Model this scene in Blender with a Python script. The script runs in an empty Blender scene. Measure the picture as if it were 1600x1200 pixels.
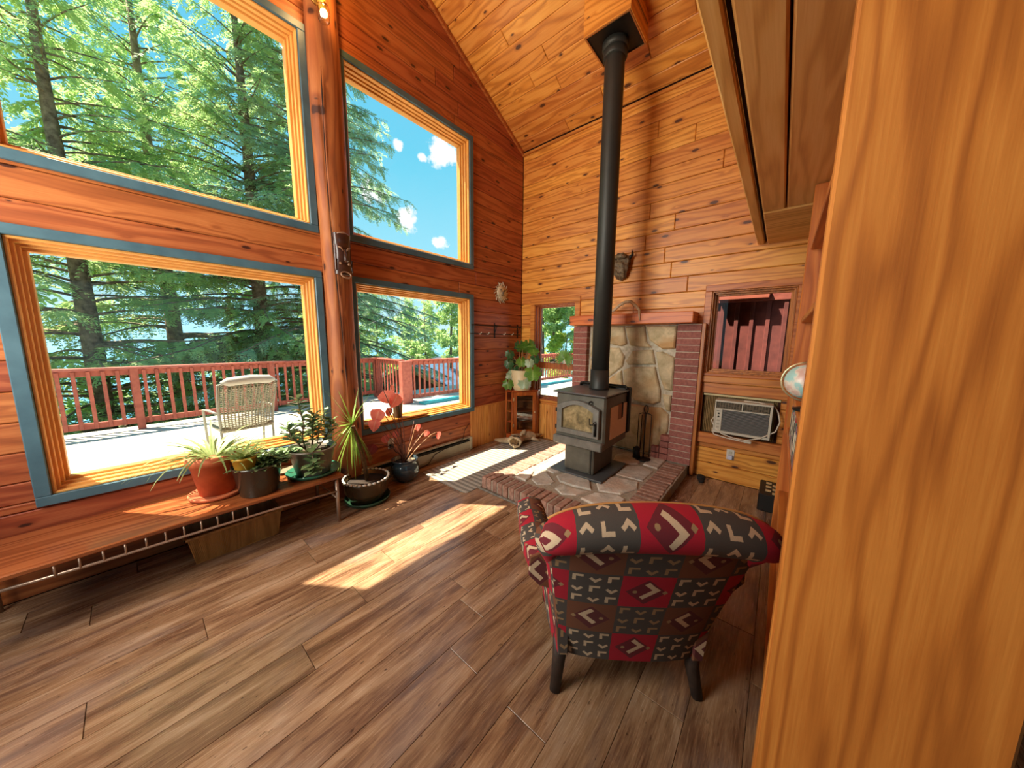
import bpy, bmesh, math, random
import numpy as np
from math import sin, cos, pi, radians, atan2, sqrt
from mathutils import Vector, Matrix

random.seed(7)
SC = bpy.context.scene
COL = SC.collection

# ------------------------------------------------------------------ camera
CAM = (-4.0, -3.175, 1.5)
F_PX, YAW, PITCH, ROLL = 498.425, 0.697767, -0.138255, 0.01017
_f = Vector((cos(YAW) * cos(PITCH), sin(YAW) * cos(PITCH), sin(PITCH)))
_r = Vector((sin(YAW), -cos(YAW), 0.0))
_u = _r.cross(_f)
_r, _u = _r * cos(ROLL) + _u * sin(ROLL), _u * cos(ROLL) - _r * sin(ROLL)
cam_data = bpy.data.cameras.new('camera')
cam_data.sensor_width = 36.0
cam_data.lens = 36.0 * F_PX / 1600.0
cam_data.clip_start = 0.02
cam_data.clip_end = 3000
cam = bpy.data.objects.new('camera', cam_data)
M = Matrix((( _r.x, _u.x, -_f.x, CAM[0]), (_r.y, _u.y, -_f.y, CAM[1]), (_r.z, _u.z, -_f.z, CAM[2]), (0, 0, 0, 1)))
cam.matrix_world = M
COL.objects.link(cam)
SC.camera = cam

# ------------------------------------------------------------------ exposure
SC.view_settings.view_transform = 'Standard'
SC.view_settings.look = 'None'
SC.view_settings.gamma = 1.0
SC.view_settings.use_curve_mapping = False
SC.view_settings.exposure = 0.25
SC.cycles.max_bounces = 8
SC.cycles.diffuse_bounces = 5
SC.cycles.transparent_max_bounces = 16
SC.cycles.sample_clamp_indirect = 6.0
SC.cycles.caustics_reflective = False
SC.cycles.caustics_refractive = False

# ------------------------------------------------------------------ node expression helper
class X:
    """A value socket with arithmetic: builds Math nodes."""
    def __init__(s, nt, sock): s.nt = nt; s.s = sock
    def _op(s, op, *a, clamp=False):
        n = s.nt.nodes.new('ShaderNodeMath'); n.operation = op; n.use_clamp = clamp
        for i, v in enumerate((s,) + a):
            if isinstance(v, X): s.nt.links.new(v.s, n.inputs[i])
            else: n.inputs[i].default_value = float(v)
        return X(s.nt, n.outputs[0])
    def __add__(s, o): return s._op('ADD', o)
    def __sub__(s, o): return s._op('SUBTRACT', o)
    def __mul__(s, o): return s._op('MULTIPLY', o)
    def __truediv__(s, o): return s._op('DIVIDE', o)
    def floor(s): return s._op('FLOOR')
    def frac(s): return s._op('FRACT')
    def abs(s): return s._op('ABSOLUTE')
    def mod(s, o): return s._op('FLOORED_MODULO', o)
    def gt(s, o): return s._op('GREATER_THAN', o)
    def lt(s, o): return s._op('LESS_THAN', o)
    def mx(s, o): return s._op('MAXIMUM', o)
    def mn(s, o): return s._op('MINIMUM', o)
    def pw(s, o): return s._op('POWER', o)
    def clamp(s): return s._op('ADD', 0.0, clamp=True)

def new_mat(name):
    m = bpy.data.materials.new(name); m.use_nodes = True
    nt = m.node_tree
    b = nt.nodes['Principled BSDF']
    return m, nt, b

def lk(nt, a, b): nt.links.new(a, b)

def mixc(nt, fac, a, b, mode='MIX'):
    n = nt.nodes.new('ShaderNodeMix'); n.data_type = 'RGBA'; n.blend_type = mode
    fi, ai, bi = n.inputs[0], n.inputs[6], n.inputs[7]
    for sock, v in ((fi, fac), (ai, a), (bi, b)):
        if isinstance(v, X): lk(nt, v.s, sock)
        elif hasattr(v, 'links') or isinstance(v, bpy.types.NodeSocket): lk(nt, v, sock)
        elif isinstance(v, (tuple, list)): sock.default_value = (*v[:3], 1)
        else: sock.default_value = v
    return n.outputs[2]

def hx(h):
    """sRGB hex -> linear rgb"""
    c = [int(h[i:i + 2], 16) / 255 for i in (0, 2, 4)]
    return tuple(v / 12.92 if v < .04045 else ((v + .055) / 1.055) ** 2.4 for v in c)

def coords(nt, kind='Object', scale=(1, 1, 1), loc=(0, 0, 0), rnd=0.0):
    t = nt.nodes.new('ShaderNodeTexCoord')
    mp = nt.nodes.new('ShaderNodeMapping')
    mp.inputs['Scale'].default_value = scale
    mp.inputs['Location'].default_value = loc
    src = t.outputs[kind]
    if rnd:
        oi = nt.nodes.new('ShaderNodeObjectInfo')
        vm = nt.nodes.new('ShaderNodeVectorMath'); vm.operation = 'SCALE'
        vm.inputs[0].default_value = (1.0, .73, .41)
        lk(nt, (X(nt, oi.outputs['Random']) * rnd).s, vm.inputs['Scale'])
        va = nt.nodes.new('ShaderNodeVectorMath'); va.operation = 'ADD'
        lk(nt, src, va.inputs[0]); lk(nt, vm.outputs[0], va.inputs[1])
        src = va.outputs[0]
    lk(nt, src, mp.inputs['Vector'])
    return mp.outputs[0]

def noise(nt, vec, scale=5, detail=3, rough=.5, dist=0.0):
    n = nt.nodes.new('ShaderNodeTexNoise')
    n.inputs['Scale'].default_value = scale
    n.inputs['Detail'].default_value = detail
    n.inputs['Roughness'].default_value = rough
    n.inputs['Distortion'].default_value = dist
    if vec is not None: lk(nt, vec, n.inputs['Vector'])
    return X(nt, n.outputs[0])

def ramp(nt, fac, stops, interp='LINEAR'):
    n = nt.nodes.new('ShaderNodeValToRGB')
    cr = n.color_ramp; cr.interpolation = interp
    while len(cr.elements) < len(stops): cr.elements.new(.5)
    for e, (p, c) in zip(cr.elements, stops):
        e.position = p; e.color = (*c[:3], 1)
    lk(nt, fac.s if isinstance(fac, X) else fac, n.inputs[0])
    return n.outputs[0]

def bump(nt, b, h, strength=.3, dist=.01):
    n = nt.nodes.new('ShaderNodeBump')
    n.inputs['Strength'].default_value = strength
    n.inputs['Distance'].default_value = dist
    lk(nt, h.s if isinstance(h, X) else h, n.inputs['Height'])
    lk(nt, n.outputs[0], b.inputs['Normal'])

def wood(name, light, mid, dark, knotc=(.05, .015, .006), axis='x', across='z', rough=.42, ring=10, knots=True, var=.3, bmp=.15, rnd=9.0, fig=.3, kd=1.0):
    """Knotty board: grain runs along `axis`; every object gets its own tone, grain and knots."""
    m, nt, b = new_mat(name)
    sx = nt.nodes.new('ShaderNodeSeparateXYZ'); lk(nt, coords(nt, 'Object', rnd=rnd), sx.inputs[0])
    P = {k: X(nt, sx.outputs[i]) for i, k in enumerate('xyz')}
    al = P[axis]
    ac = P['x'] + P['y'] if across == 'xy' else P[across]
    def vec(a, b2, c=None):
        n = nt.nodes.new('ShaderNodeCombineXYZ')
        lk(nt, a.s, n.inputs[0]); lk(nt, b2.s, n.inputs[1])
        if c is not None: lk(nt, c.s, n.inputs[2])
        return n.outputs[0]
    vo = nt.nodes.new('ShaderNodeTexVoronoi'); vo.voronoi_dimensions = '2D'; vo.inputs['Scale'].default_value = 1.0
    lk(nt, vec(al * 2.6 * kd, ac * 6.5), vo.inputs['Vector'])
    d = X(nt, vo.outputs['Distance'])
    warp = (d * -9.0)._op('EXPONENT') if knots else al * 0.0
    low = noise(nt, vec(al * .5, ac * 5.0), 1.6, 2, .5, .2)
    rings = ((low * ring + warp * 1.6 + ac * 30) * 3.0)._op('SINE') * .5 + .5
    fine = noise(nt, vec(al * 2.0, ac * 70), 2.0, 4, .65)
    broad = noise(nt, vec(al * .9, ac * 2.0), 2.0, 2, .5)
    base = ramp(nt, (rings.pw(2.0) * fig + fine * .45 + broad * .35).clamp(), [(.22, light), (.5, mid), (.92, dark)])
    oi = nt.nodes.new('ShaderNodeObjectInfo')
    rv = X(nt, oi.outputs['Random'])
    hs = nt.nodes.new('ShaderNodeHueSaturation')
    lk(nt, (rv * var + (1 - var * .5)).s, hs.inputs['Value'])
    lk(nt, base, hs.inputs['Color'])
    lk(nt, (rv * .016 + .492).s, hs.inputs['Hue'])
    col = hs.outputs[0]
    if knots:
        sp = nt.nodes.new('ShaderNodeSeparateColor'); lk(nt, vo.outputs['Color'], sp.inputs[0])
        size = X(nt, sp.outputs[0]) * .085 + .03
        pick = X(nt, sp.outputs[1]).gt(.42)
        k = ((size - d) * 40.0).clamp() * pick
        halo = ((size * 1.8 - d) * 12.0).clamp() * pick * .6
        col = mixc(nt, halo, col, dark)
        col = mixc(nt, k * .92, col, knotc)
    lk(nt, col, b.inputs['Base Color'])
    b.inputs['Roughness'].default_value = rough
    bump(nt, b, rings * .4 + fine * .6, bmp, .003)
    return m

def plain(name, col, rough=.5, metal=0.0, nz=0.0, scale=20, col2=None, bmp=0.0, spec=None, coat=0.0, rnd=0.0, det=4):
    m, nt, b = new_mat(name)
    b.inputs['Roughness'].default_value = rough
    b.inputs['Metallic'].default_value = metal
    if coat: b.inputs['Coat Weight'].default_value = coat; b.inputs['Coat Roughness'].default_value = .08
    n = noise(nt, coords(nt, 'Object', rnd=5.0 if rnd else 0), scale, det, .6)
    c2 = col2 or tuple(v * .6 for v in col)
    c = ramp(nt, n, [(.3, c2), (.7, col)]) if (nz or col2) else ramp(nt, n, [(.0, tuple(v * .93 for v in col)), (1, tuple(min(1, v * 1.07) for v in col))])
    if rnd:
        oi = nt.nodes.new('ShaderNodeObjectInfo'); hs = nt.nodes.new('ShaderNodeHueSaturation')
        lk(nt, (X(nt, oi.outputs['Random']) * rnd + (1 - rnd / 2)).s, hs.inputs['Value']); lk(nt, c, hs.inputs['Color']); c = hs.outputs[0]
    lk(nt, c, b.inputs['Base Color'])
    if bmp: bump(nt, b, n, bmp, .01)
    return m

def glass(name, tint=(.96, .98, .98), gloss=.35):
    """Thin pane: clear, with a Fresnel sheen."""
    m, nt, b = new_mat(name)
    nt.nodes.remove(b)
    out = nt.nodes['Material Output']
    tr = nt.nodes.new('ShaderNodeBsdfTransparent'); tr.inputs[0].default_value = (*tint, 1)
    gl = nt.nodes.new('ShaderNodeBsdfGlossy'); gl.inputs['Roughness'].default_value = .02
    ge = nt.nodes.new('ShaderNodeNewGeometry'); dt = nt.nodes.new('ShaderNodeVectorMath'); dt.operation = 'DOT_PRODUCT'
    lk(nt, ge.outputs['Normal'], dt.inputs[0]); lk(nt, ge.outputs['Incoming'], dt.inputs[1])
    fr = ((X(nt, dt.outputs['Value']).abs() * -1.0 + 1.0).pw(5.0) * .96 + .04)
    mx = nt.nodes.new('ShaderNodeMixShader')
    lk(nt, (fr * gloss).s, mx.inputs[0]); lk(nt, tr.outputs[0], mx.inputs[1]); lk(nt, gl.outputs[0], mx.inputs[2])
    lk(nt, mx.outputs[0], out.inputs[0])
    return m

# ------------------------------------------------------------------ world: summer sky with small clouds
def px_dir(px, py):
    d = _f + _r * ((px - 800) / F_PX) - _u * ((py - 600) / F_PX)
    return d.normalized()

world = bpy.data.worlds.new('sky'); SC.world = world; world.use_nodes = True
nt = world.node_tree
bg = nt.nodes['Background']
tc = nt.nodes.new('ShaderNodeTexCoord')
sx = nt.nodes.new('ShaderNodeSeparateXYZ'); lk(nt, tc.outputs['Generated'], sx.inputs[0])
skyc = ramp(nt, X(nt, sx.outputs[2]), [(.0, (.66, .88, .97)), (.12, (.42, .80, .93)), (.45, (.16, .62, .84)), (1.0, (.09, .42, .78))])
cn = noise(nt, tc.outputs['Generated'], 34, 6, .62)
cm = None
for (cx, cy, rad) in ((692, 236, .040), (687, 380, .020), (636, 345, .030), (660, 246, .011), (623, 228, .012), (580, 300, .03)):   # the few small clouds of that day
    dv = px_dir(cx, cy)
    dp = nt.nodes.new('ShaderNodeVectorMath'); dp.operation = 'DISTANCE'
    lk(nt, tc.outputs['Generated'], dp.inputs[0]); dp.inputs[1].default_value = dv
    t = ((X(nt, dp.outputs['Value']) * (-1.0 / rad) + 1.0) + (cn - .5) * 2.6)
    t = (t * 2.4).clamp()
    cm = t if cm is None else cm.mx(t)
col = mixc(nt, cm, skyc, (1.0, 1.0, 1.0))
lk(nt, col, bg.inputs[0])
bg.inputs[1].default_value = 1.0

# ------------------------------------------------------------------ sun and large lights
sun_d = bpy.data.lights.new('sun', 'SUN'); sun_d.energy = 17.0; sun_d.color = (1.0, .89, .70); sun_d.angle = radians(.53)
sun_o = bpy.data.objects.new('sun', sun_d); COL.objects.link(sun_o)
sun_o.rotation_euler = Vector((.295, -.42, -1.0)).to_track_quat('-Z', 'Y').to_euler()
sun_o.location = (-8, 8, 14)

def area(name, loc, direction, sx_, sy_, power, color):
    l = bpy.data.lights.new(name, 'AREA'); l.shape = 'RECTANGLE'; l.size = sx_; l.size_y = sy_; l.energy = power; l.color = color
    o = bpy.data.objects.new(name, l); COL.objects.link(o); o.location = loc
    o.rotation_euler = Vector(direction).to_track_quat('-Z', 'Y').to_euler()
    return o
# added fill lamp at the unseen west wall, beside the camera
area('west_fill_light', (-5.44, -.95, 2.5), (1, -.25, .14), 1.3, 3.0, 150, (1.0, .93, .82))

# ------------------------------------------------------------------ mesh helpers
class MB:
    def __init__(s): s.v = []; s.f = []; s.uv = []; s.sm = []
    def add(s, vs, fs, smooth=False, uvs=None):
        n = len(s.v); s.v += [tuple(p) for p in vs]
        for i, f in enumerate(fs):
            s.f.append(tuple(n + k for k in f)); s.sm.append(smooth)
            s.uv.append([uvs[k] for k in f] if uvs else None)
        return s
    def box(s, x0, x1, y0, y1, z0, z1, c=0.0, mt=None):
        if c <= 0:
            vs = [(x, y, z) for x in (x0, x1) for y in (y0, y1) for z in (z0, z1)]
            fs = [(0, 1, 3, 2), (4, 6, 7, 5), (0, 4, 5, 1), (2, 3, 7, 6), (0, 2, 6, 4), (1, 5, 7, 3)]
        else:   # chamfered box
            vs = []; idx = {}
            X_, Y_, Z_ = (x0, x1), (y0, y1), (z0, z1)
            for i in (0, 1):
                for j in (0, 1):
                    for k in (0, 1):
                        sx, sy, sz = (1, -1)[i], (1, -1)[j], (1, -1)[k]
                        for a in range(3):
                            p = [X_[i] + sx * c, Y_[j] + sy * c, Z_[k] + sz * c]
                            p[a] = (X_, Y_, Z_)[a][(i, j, k)[a]]
                            idx[i, j, k, a] = len(vs); vs.append(tuple(p))
            I = idx; fs = []
            for i in (0, 1):
                fs.append([I[i, 0, 0, 0], I[i, 1, 0, 0], I[i, 1, 1, 0], I[i, 0, 1, 0]][::(-1 if i == 0 else 1)])
                fs.append([I[0, i, 0, 1], I[1, i, 0, 1], I[1, i, 1, 1], I[0, i, 1, 1]][::(1 if i == 0 else -1)])
                fs.append([I[0, 0, i, 2], I[1, 0, i, 2], I[1, 1, i, 2], I[0, 1, i, 2]][::(-1 if i == 0 else 1)])
            for i in (0, 1):
                for j in (0, 1):
                    o = 1 if i == j else -1
                    fs.append([I[i, j, 0, 0], I[i, j, 0, 1], I[i, j, 1, 1], I[i, j, 1, 0]][::o])
                    fs.append([I[i, 0, j, 0], I[i, 0, j, 2], I[i, 1, j, 2], I[i, 1, j, 0]][::-o])
                    fs.append([I[0, i, j, 1], I[0, i, j, 2], I[1, i, j, 2], I[1, i, j, 1]][::o])
            for i in (0, 1):
                for j in (0, 1):
                    for k in (0, 1):
                        fs.append([I[i, j, k, 0], I[i, j, k, 1], I[i, j, k, 2]][::(-1 if (i + j + k) % 2 == 0 else 1)])
        if mt is not None: vs = [tuple(mt @ Vector(p)) for p in vs]
        return s.add(vs, fs)
    def piece(s, poly, o, u, v, n, t, c=.004, base=0.0):
        """A slab on the plane o + a*u + b*v, raised by t along n, its upper edge bevelled by c."""
        o, u, v, n = Vector(o), Vector(u), Vector(v), Vector(n)
        area = sum(poly[i][0] * poly[(i + 1) % len(poly)][1] - poly[(i + 1) % len(poly)][0] * poly[i][1] for i in range(len(poly)))
        if area < 0: poly = poly[::-1]
        m = len(poly); ins = []
        for i in range(m):
            p0, p1, p2 = (Vector(poly[(i + k) % m]) for k in (-1, 0, 1))
            e1 = (p1 - p0).normalized(); e2 = (p2 - p1).normalized()
            n1 = Vector((-e1.y, e1.x)); n2 = Vector((-e2.y, e2.x))
            k = n1 + n2; d = max(.3, 1 + n1.dot(n2))
            ins.append(p1 + k * (c / d))
        P = lambda q, h: o + u * q[0] + v * q[1] + n * h
        vs = [P(q, base) for q in poly] + [P(q, t - c) for q in poly] + [P(q, t) for q in ins]
        fs = [tuple(range(m))[::-1], tuple(range(2 * m, 3 * m))]
        for i in range(m):
            j = (i + 1) % m
            fs += [(i, j, m + j, m + i), (m + i, m + j, 2 * m + j, 2 * m + i)]
        if u.cross(v).dot(n) < 0: fs = [f[::-1] for f in fs]
        return s.add(vs, fs)
    def tube(s, path, r, n=8, caps=True, smooth=True, flat=1.0):
        path = [Vector(p) for p in path]
        rs = r if isinstance(r, (list, tuple)) else [r] * len(path)
        rings = []; up = Vector((0, 0, 1))
        t0 = (path[1] - path[0]).normalized()
        if abs(t0.dot(up)) > .95: up = Vector((1, 0, 0))
        a = t0.cross(up).normalized()
        for i, p in enumerate(path):
            t = (path[min(i + 1, len(path) - 1)] - path[max(i - 1, 0)]).normalized()
            a = (a - t * a.dot(t)).normalized(); b = t.cross(a)
            rings.append([p + a * (rs[i] * cos(2 * pi * k / n)) + b * (rs[i] * flat * sin(2 * pi * k / n)) for k in range(n)])
        vs = [q for rg in rings for q in rg]; fs = []
        for i in range(len(rings) - 1):
            for k in range(n):
                k2 = (k + 1) % n
                fs.append((i * n + k, i * n + k2, (i + 1) * n + k2, (i + 1) * n + k))
        if caps: fs += [tuple(range(n))[::-1], tuple(range(len(vs) - n, len(vs)))]
        return s.add(vs, fs, smooth)
    def lathe(s, prof, n=24, c=(0, 0, 0), smooth=True, sx=1.0, sy=1.0):
        """profile [(radius, z)] bottom to top, spun about z at c"""
        vs = []; fs = []
        for r, z in prof:
            for k in range(n):
                a = 2 * pi * k / n; vs.append((c[0] + r * cos(a) * sx, c[1] + r * sin(a) * sy, c[2] + z))
        for i in range(len(prof) - 1):
            for k in range(n):
                k2 = (k + 1) % n; fs.append((i * n + k, i * n + k2, (i + 1) * n + k2, (i + 1) * n + k))
        if prof[0][0] > 1e-6: fs.append(tuple(range(n))[::-1])
        if prof[-1][0] > 1e-6: fs.append(tuple(range(len(vs) - n, len(vs))))
        return s.add(vs, fs, smooth)
    def grid(s, fn, nu, nv, smooth=True, closeu=False, uvf=None):
        vs = []; uv = []
        for j in range(nv + 1):
            for i in range(nu + (0 if closeu else 1)):
                vs.append(fn(i / nu, j / nv)); uv.append(uvf(i / nu, j / nv) if uvf else (i / nu, j / nv))
        w = nu if closeu else nu + 1; fs = []
        for j in range(nv):
            for i in range(nu):
                i2 = (i + 1) % w if closeu else i + 1
                fs.append((j * w + i, j * w + i2, (j + 1) * w + i2, (j + 1) * w + i))
        return s.add(vs, fs, smooth, uv)
    def ball(s, c, r, n=12, m=8, sc=(1, 1, 1), jit=0.0, seed=0):
        rg = random.Random(seed); vs = [(c[0], c[1], c[2] - r * sc[2])]
        for j in range(1, m):
            t = -pi / 2 + pi * j / m
            for i in range(n):
                a = 2 * pi * i / n; q = r * (1 + rg.uniform(-jit, jit))
                vs.append((c[0] + q * cos(t) * cos(a) * sc[0], c[1] + q * cos(t) * sin(a) * sc[1], c[2] + q * sin(t) * sc[2]))
        vs.append((c[0], c[1], c[2] + r * sc[2])); fs = []
        for i in range(n):
            i2 = (i + 1) % n
            fs.append((0, 1 + i2, 1 + i)); fs.append((len(vs) - 1, len(vs) - 1 - n + i, len(vs) - 1 - n + i2))
            for j in range(m - 2):
                fs.append((1 + j * n + i, 1 + j * n + i2, 1 + (j + 1) * n + i2, 1 + (j + 1) * n + i))
        return s.add(vs, fs, True)
    def leaf(s, base, d, nrm, L, W, bend=.3, seg=4, fold=.15, shape='oval', twist=0.0):
        """A blade from `base` along d; nrm is its upper side; it droops by bend."""
        d = Vector(d).normalized(); nrm = Vector(nrm); nrm = (nrm - d * nrm.dot(d)).normalized(); sd = d.cross(nrm)
        vs = []; fs = []; p = Vector(base); st = L / seg; uvs = []
        for i in range(seg + 1):
            t = i / seg
            w = {'oval': sin(pi * min(1, max(.0, t * .94 + .04))) ** .8, 'blade': (1 - t) ** .6 * min(1, .45 + t * 4), 'heart': (sin(pi * (t ** .62))) ** .75 if 0 < t < 1 else 0, 'spoon': sin(pi * t ** 1.6) if t > 0 else .1}[shape] * W * .5
            w = max(w, W * .02)
            vs += [p + sd * w + nrm * (w * fold), p, p - sd * w + nrm * (w * fold)]
            uvs += [(0, t), (.5, t), (1, t)]
            ax = sd; d = (Matrix.Rotation(-bend / seg, 3, ax) @ d).normalized() if False else (d - nrm * (bend / seg)).normalized()
            nrm = (nrm - d * nrm.dot(d)).normalized()
            if twist: nrm = Matrix.Rotation(twist / seg, 3, d) @ nrm
            sd = d.cross(nrm)
            p = p + d * st
        for i in range(seg):
            a = 3 * i; fs += [(a, a + 1, a + 4, a + 3), (a + 1, a + 2, a + 5, a + 4)]
        return s.add(vs, fs, True, uvs)
    def build(s, name, mat, parent=None, kind=None, label=None):
        me = bpy.data.meshes.new(name); me.from_pydata(s.v, [], s.f)
        me.materials.append(mat)
        me.polygons.foreach_set('use_smooth', s.sm)
        if any(u is not None for u in s.uv):
            ul = me.uv_layers.new(name='UVMap'); flat = []
            for u, f in zip(s.uv, s.f):
                for k in range(len(f)): flat += list(u[k]) if u else [0, 0]
            ul.data.foreach_set('uv', flat)
        me.update()
        o = bpy.data.objects.new(name, me); COL.objects.link(o)
        if parent is not None: o.parent = parent
        if kind: o['kind'] = kind
        if label: o['label'] = label
        return o

def tag(o, label, cat, group=None):
    o['label'] = label; o['category'] = cat
    if group: o['group'] = group
    return o

def thing(name, label, cat, loc=(0, 0, 0), rz=0.0, group=None):
    o = bpy.data.objects.new(name, None); COL.objects.link(o)
    o.empty_display_size = .05
    o.location = loc; o.rotation_euler = (0, 0, rz)
    return tag(o, label, cat, group)

def share(o, loc, rot=(0, 0, 0), parent=None, name=None, scale=None):
    """another piece with the same mesh data"""
    c = o.copy(); COL.objects.link(c); c.location = loc; c.rotation_euler = rot
    if scale: c.scale = scale
    if parent is not None: c.parent = parent
    return c

def struct(o): o['kind'] = 'structure'; return o

# ------------------------------------------------------------------ materials
PINE = dict(light=hx('e8a653'), mid=hx('d28636'), dark=hx('9a5220'), knotc=hx('43200f'))
pine_x = wood('pine_boards_along_x', axis='x', **PINE)
pine_y = wood('pine_boards_along_y', axis='y', **PINE)
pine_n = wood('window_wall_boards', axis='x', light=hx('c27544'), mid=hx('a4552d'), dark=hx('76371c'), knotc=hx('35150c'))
pine_c = wood('ceiling_boards', axis='y', across='x', **PINE)
pine_z = wood('pine_boards_upright', axis='z', across='xy', light=hx('e0a35c'), mid=hx('cc8642'), dark=hx('a86228'), knotc=hx('5a2a12'))
post_wood = wood('peeled_log', rough=.62, axis='z', across='xy', light=hx('b8733c'), mid=hx('9c5629'), dark=hx('71391a'), knotc=hx('35150a'), knots=True, var=.1)
frame_wood = plain('window_frame_wood', hx('dfa255'), .45, nz=1, scale=3, col2=hx('cd8c42'))
beam_wood = wood('fir_beam', axis='x', across='y', light=hx('e8b878'), mid=hx('d9a05c'), dark=hx('b57a3e'), knots=False, var=.12, bmp=.3)
beam_wood_y = wood('fir_beam_cross', axis='y', across='x', light=hx('e8b878'), mid=hx('cf9450'), dark=hx('a0662c'), knots=False, var=.12, bmp=.3)
trim_z = wood('stained_trim_upright', axis='z', across='xy', light=hx('c87a3a'), mid=hx('a85c28'), dark=hx('7c3c18'), knots=False, var=.15)
trim_y = wood('stained_trim_level', axis='y', light=hx('d88f45'), mid=hx('c07232'), dark=hx('8f4c1e'), knots=False, var=.15)
shelf_wood = wood('bookcase_wood', axis='z', across='xy', light=hx('cf863c'), mid=hx('b76c2b'), dark=hx('8d4a1a'), knots=False, var=.1)
cherry = wood('red_cabinet_wood', axis='z', across='xy', light=hx('c06a2c'), mid=hx('a24e1e'), dark=hx('783412'), knots=False, var=.08, rough=.3)
mantel_wood = wood('mantel_wood', axis='y', across='z', light=hx('e28a38'), mid=hx('cf7326'), dark=hx('a34e18'), knotc=hx('5a2410'), var=.05)
blue_trim = plain('blue_green_window_trim', hx('4f707c'), .4, nz=1, scale=6, col2=hx('3f5c69'))
paneglass = glass('window_glass')
mortar = plain('mortar', hx('b3a693'), .95, nz=1, scale=60, col2=hx('8d8273'), bmp=.5)
lath = plain('dark_joint_backing', hx('3b1d10'), .9)

# floor laminate: worn brown-grey rustic boards
def laminate():
    m, nt, b = new_mat('rustic_laminate')
    v = coords(nt, 'Object', (.8, 5.5, 1), rnd=13.0)
    n1 = noise(nt, v, 2.2, 5, .6, .6)
    n2 = noise(nt, coords(nt, 'Object', (3, 60, 1), rnd=7.0), 3.0, 4, .7, .2)
    n3 = noise(nt, coords(nt, 'Object', (1.0, 2.2, 1), rnd=.6), 1.6, 4, .6)
    c = ramp(nt, (n1 * .68 + n2 * .32).clamp(), [(.30, hx('3d2616')), (.43, hx('70503a')), (.53, hx('957354')), (.68, hx('b8997a'))])
    c = mixc(nt, ((n3 - .5) * 3).clamp() * .55, c, hx('9a8c84'))
    sp = noise(nt, coords(nt, 'Object', (9, 26, 1), rnd=3.0), 3.0, 2, .5)
    c = mixc(nt, ((sp - .68) * 12).clamp() * .8, c, hx('3a2417'))
    oi = nt.nodes.new('ShaderNodeObjectInfo'); hs = nt.nodes.new('ShaderNodeHueSaturation')
    lk(nt, (X(nt, oi.outputs['Random']) * .26 + .85).s, hs.inputs['Value']); lk(nt, c, hs.inputs['Color'])
    lk(nt, hs.outputs[0], b.inputs['Base Color'])
    lk(nt, (n2 * .22 + .14).s, b.inputs['Roughness'])
    bump(nt, b, n2, .12, .002)
    return m
floor_mat = laminate()

# ------------------------------------------------------------------ floor
S = MB().box(-5.7, .17, -7.0, .17, -.15, -.012); floor = struct(S.build('floor', plain('underlay', hx('d9c4a4'), .9)))
PW, PL = .19, 1.27
rg = random.Random(3)
fixed = {}   # row -> x of a known board end
row = 0
y = 0.0
rows = []
yy = 0.02
while yy > -5.2: rows.append((yy - PW, yy)); yy -= PW
known = {8: -3.60, 7: -3.27, 6: -2.99, 10: -2.91}
for i, (y0, y1) in enumerate(rows):
    off = known.get(i, -rg.uniform(0, PL))
    while off > -PL: off -= PL
    while off < -PL: off += PL
    x = 0.0; first = True
    cuts = [0.0]; e = off
    while e > -5.7:
        if e < -.02: cuts.append(e)
        e -= PL
    cuts.append(-5.7)
    for a, bb in zip(cuts[:-1], cuts[1:]):
        if a - bb < .03: continue
        if y1 < -3.9 and a < -4.9: pass
        MB().piece([(bb + .0012, y0 + .0008), (a - .0012, y0 + .0008), (a - .0012, min(y1, 0) - .0008), (bb + .0012, min(y1, 0) - .0008)], (0, 0, 0), (1, 0, 0), (0, 1, 0), (0, 0, 1), 0.0, .0012, -.012).build('floor_board', floor_mat, floor)

# ------------------------------------------------------------------ window wall (north, y = 0)
RX, EAVE, RS = -2.73, 4.20, .50         # ridge x, ceiling height at the east wall, roof slope
def ceil_z(x): return EAVE + RS * (-x if x > RX else -(2 * RX - x))
OPEN_N = [(-2.56, -1.09, .58, 2.02), (-2.56, -1.085, 2.455, 3.91), (-4.375, -2.91, .58, 2.02), (-4.375, -2.91, 2.455, 3.91)]
W = MB(); T0, T1 = .022, .17
xs = sorted({-5.46, RX - .15, RX + .15, 0.0} | {o[0] for o in OPEN_N} | {o[1] for o in OPEN_N} | {-1.085})
for a, bb in zip(xs[:-1], xs[1:]):
    if bb - a < 1e-6: continue
    mid = (a + bb) / 2
    if abs(mid - RX) < .1: continue
    holes = sorted((o[2], o[3]) for o in OPEN_N if o[0] - 1e-6 <= mid <= o[1] + 1e-6)
    z = -.02
    for h0, h1 in holes + [(None, None)]:
        if h0 is None:
            vs = [(a, T0, z), (bb, T0, z), (bb, T0, ceil_z(bb)), (a, T0, ceil_z(a)), (a, T1, z), (bb, T1, z), (bb, T1, ceil_z(bb)), (a, T1, ceil_z(a))]
        else:
            vs = [(a, T0, z), (bb, T0, z), (bb, T0, h0), (a, T0, h0), (a, T1, z), (bb, T1, z), (bb, T1, h0), (a, T1, h0)]
            z = h1
        W.add(vs, [(0, 1, 2, 3), (7, 6, 5, 4), (0, 4, 5, 1), (1, 5, 6, 2), (2, 6, 7, 3), (3, 7, 4, 0)])
wall_n = struct(W.build('wall_north', lath))
BW = .17   # board pitch on the walls

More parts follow.
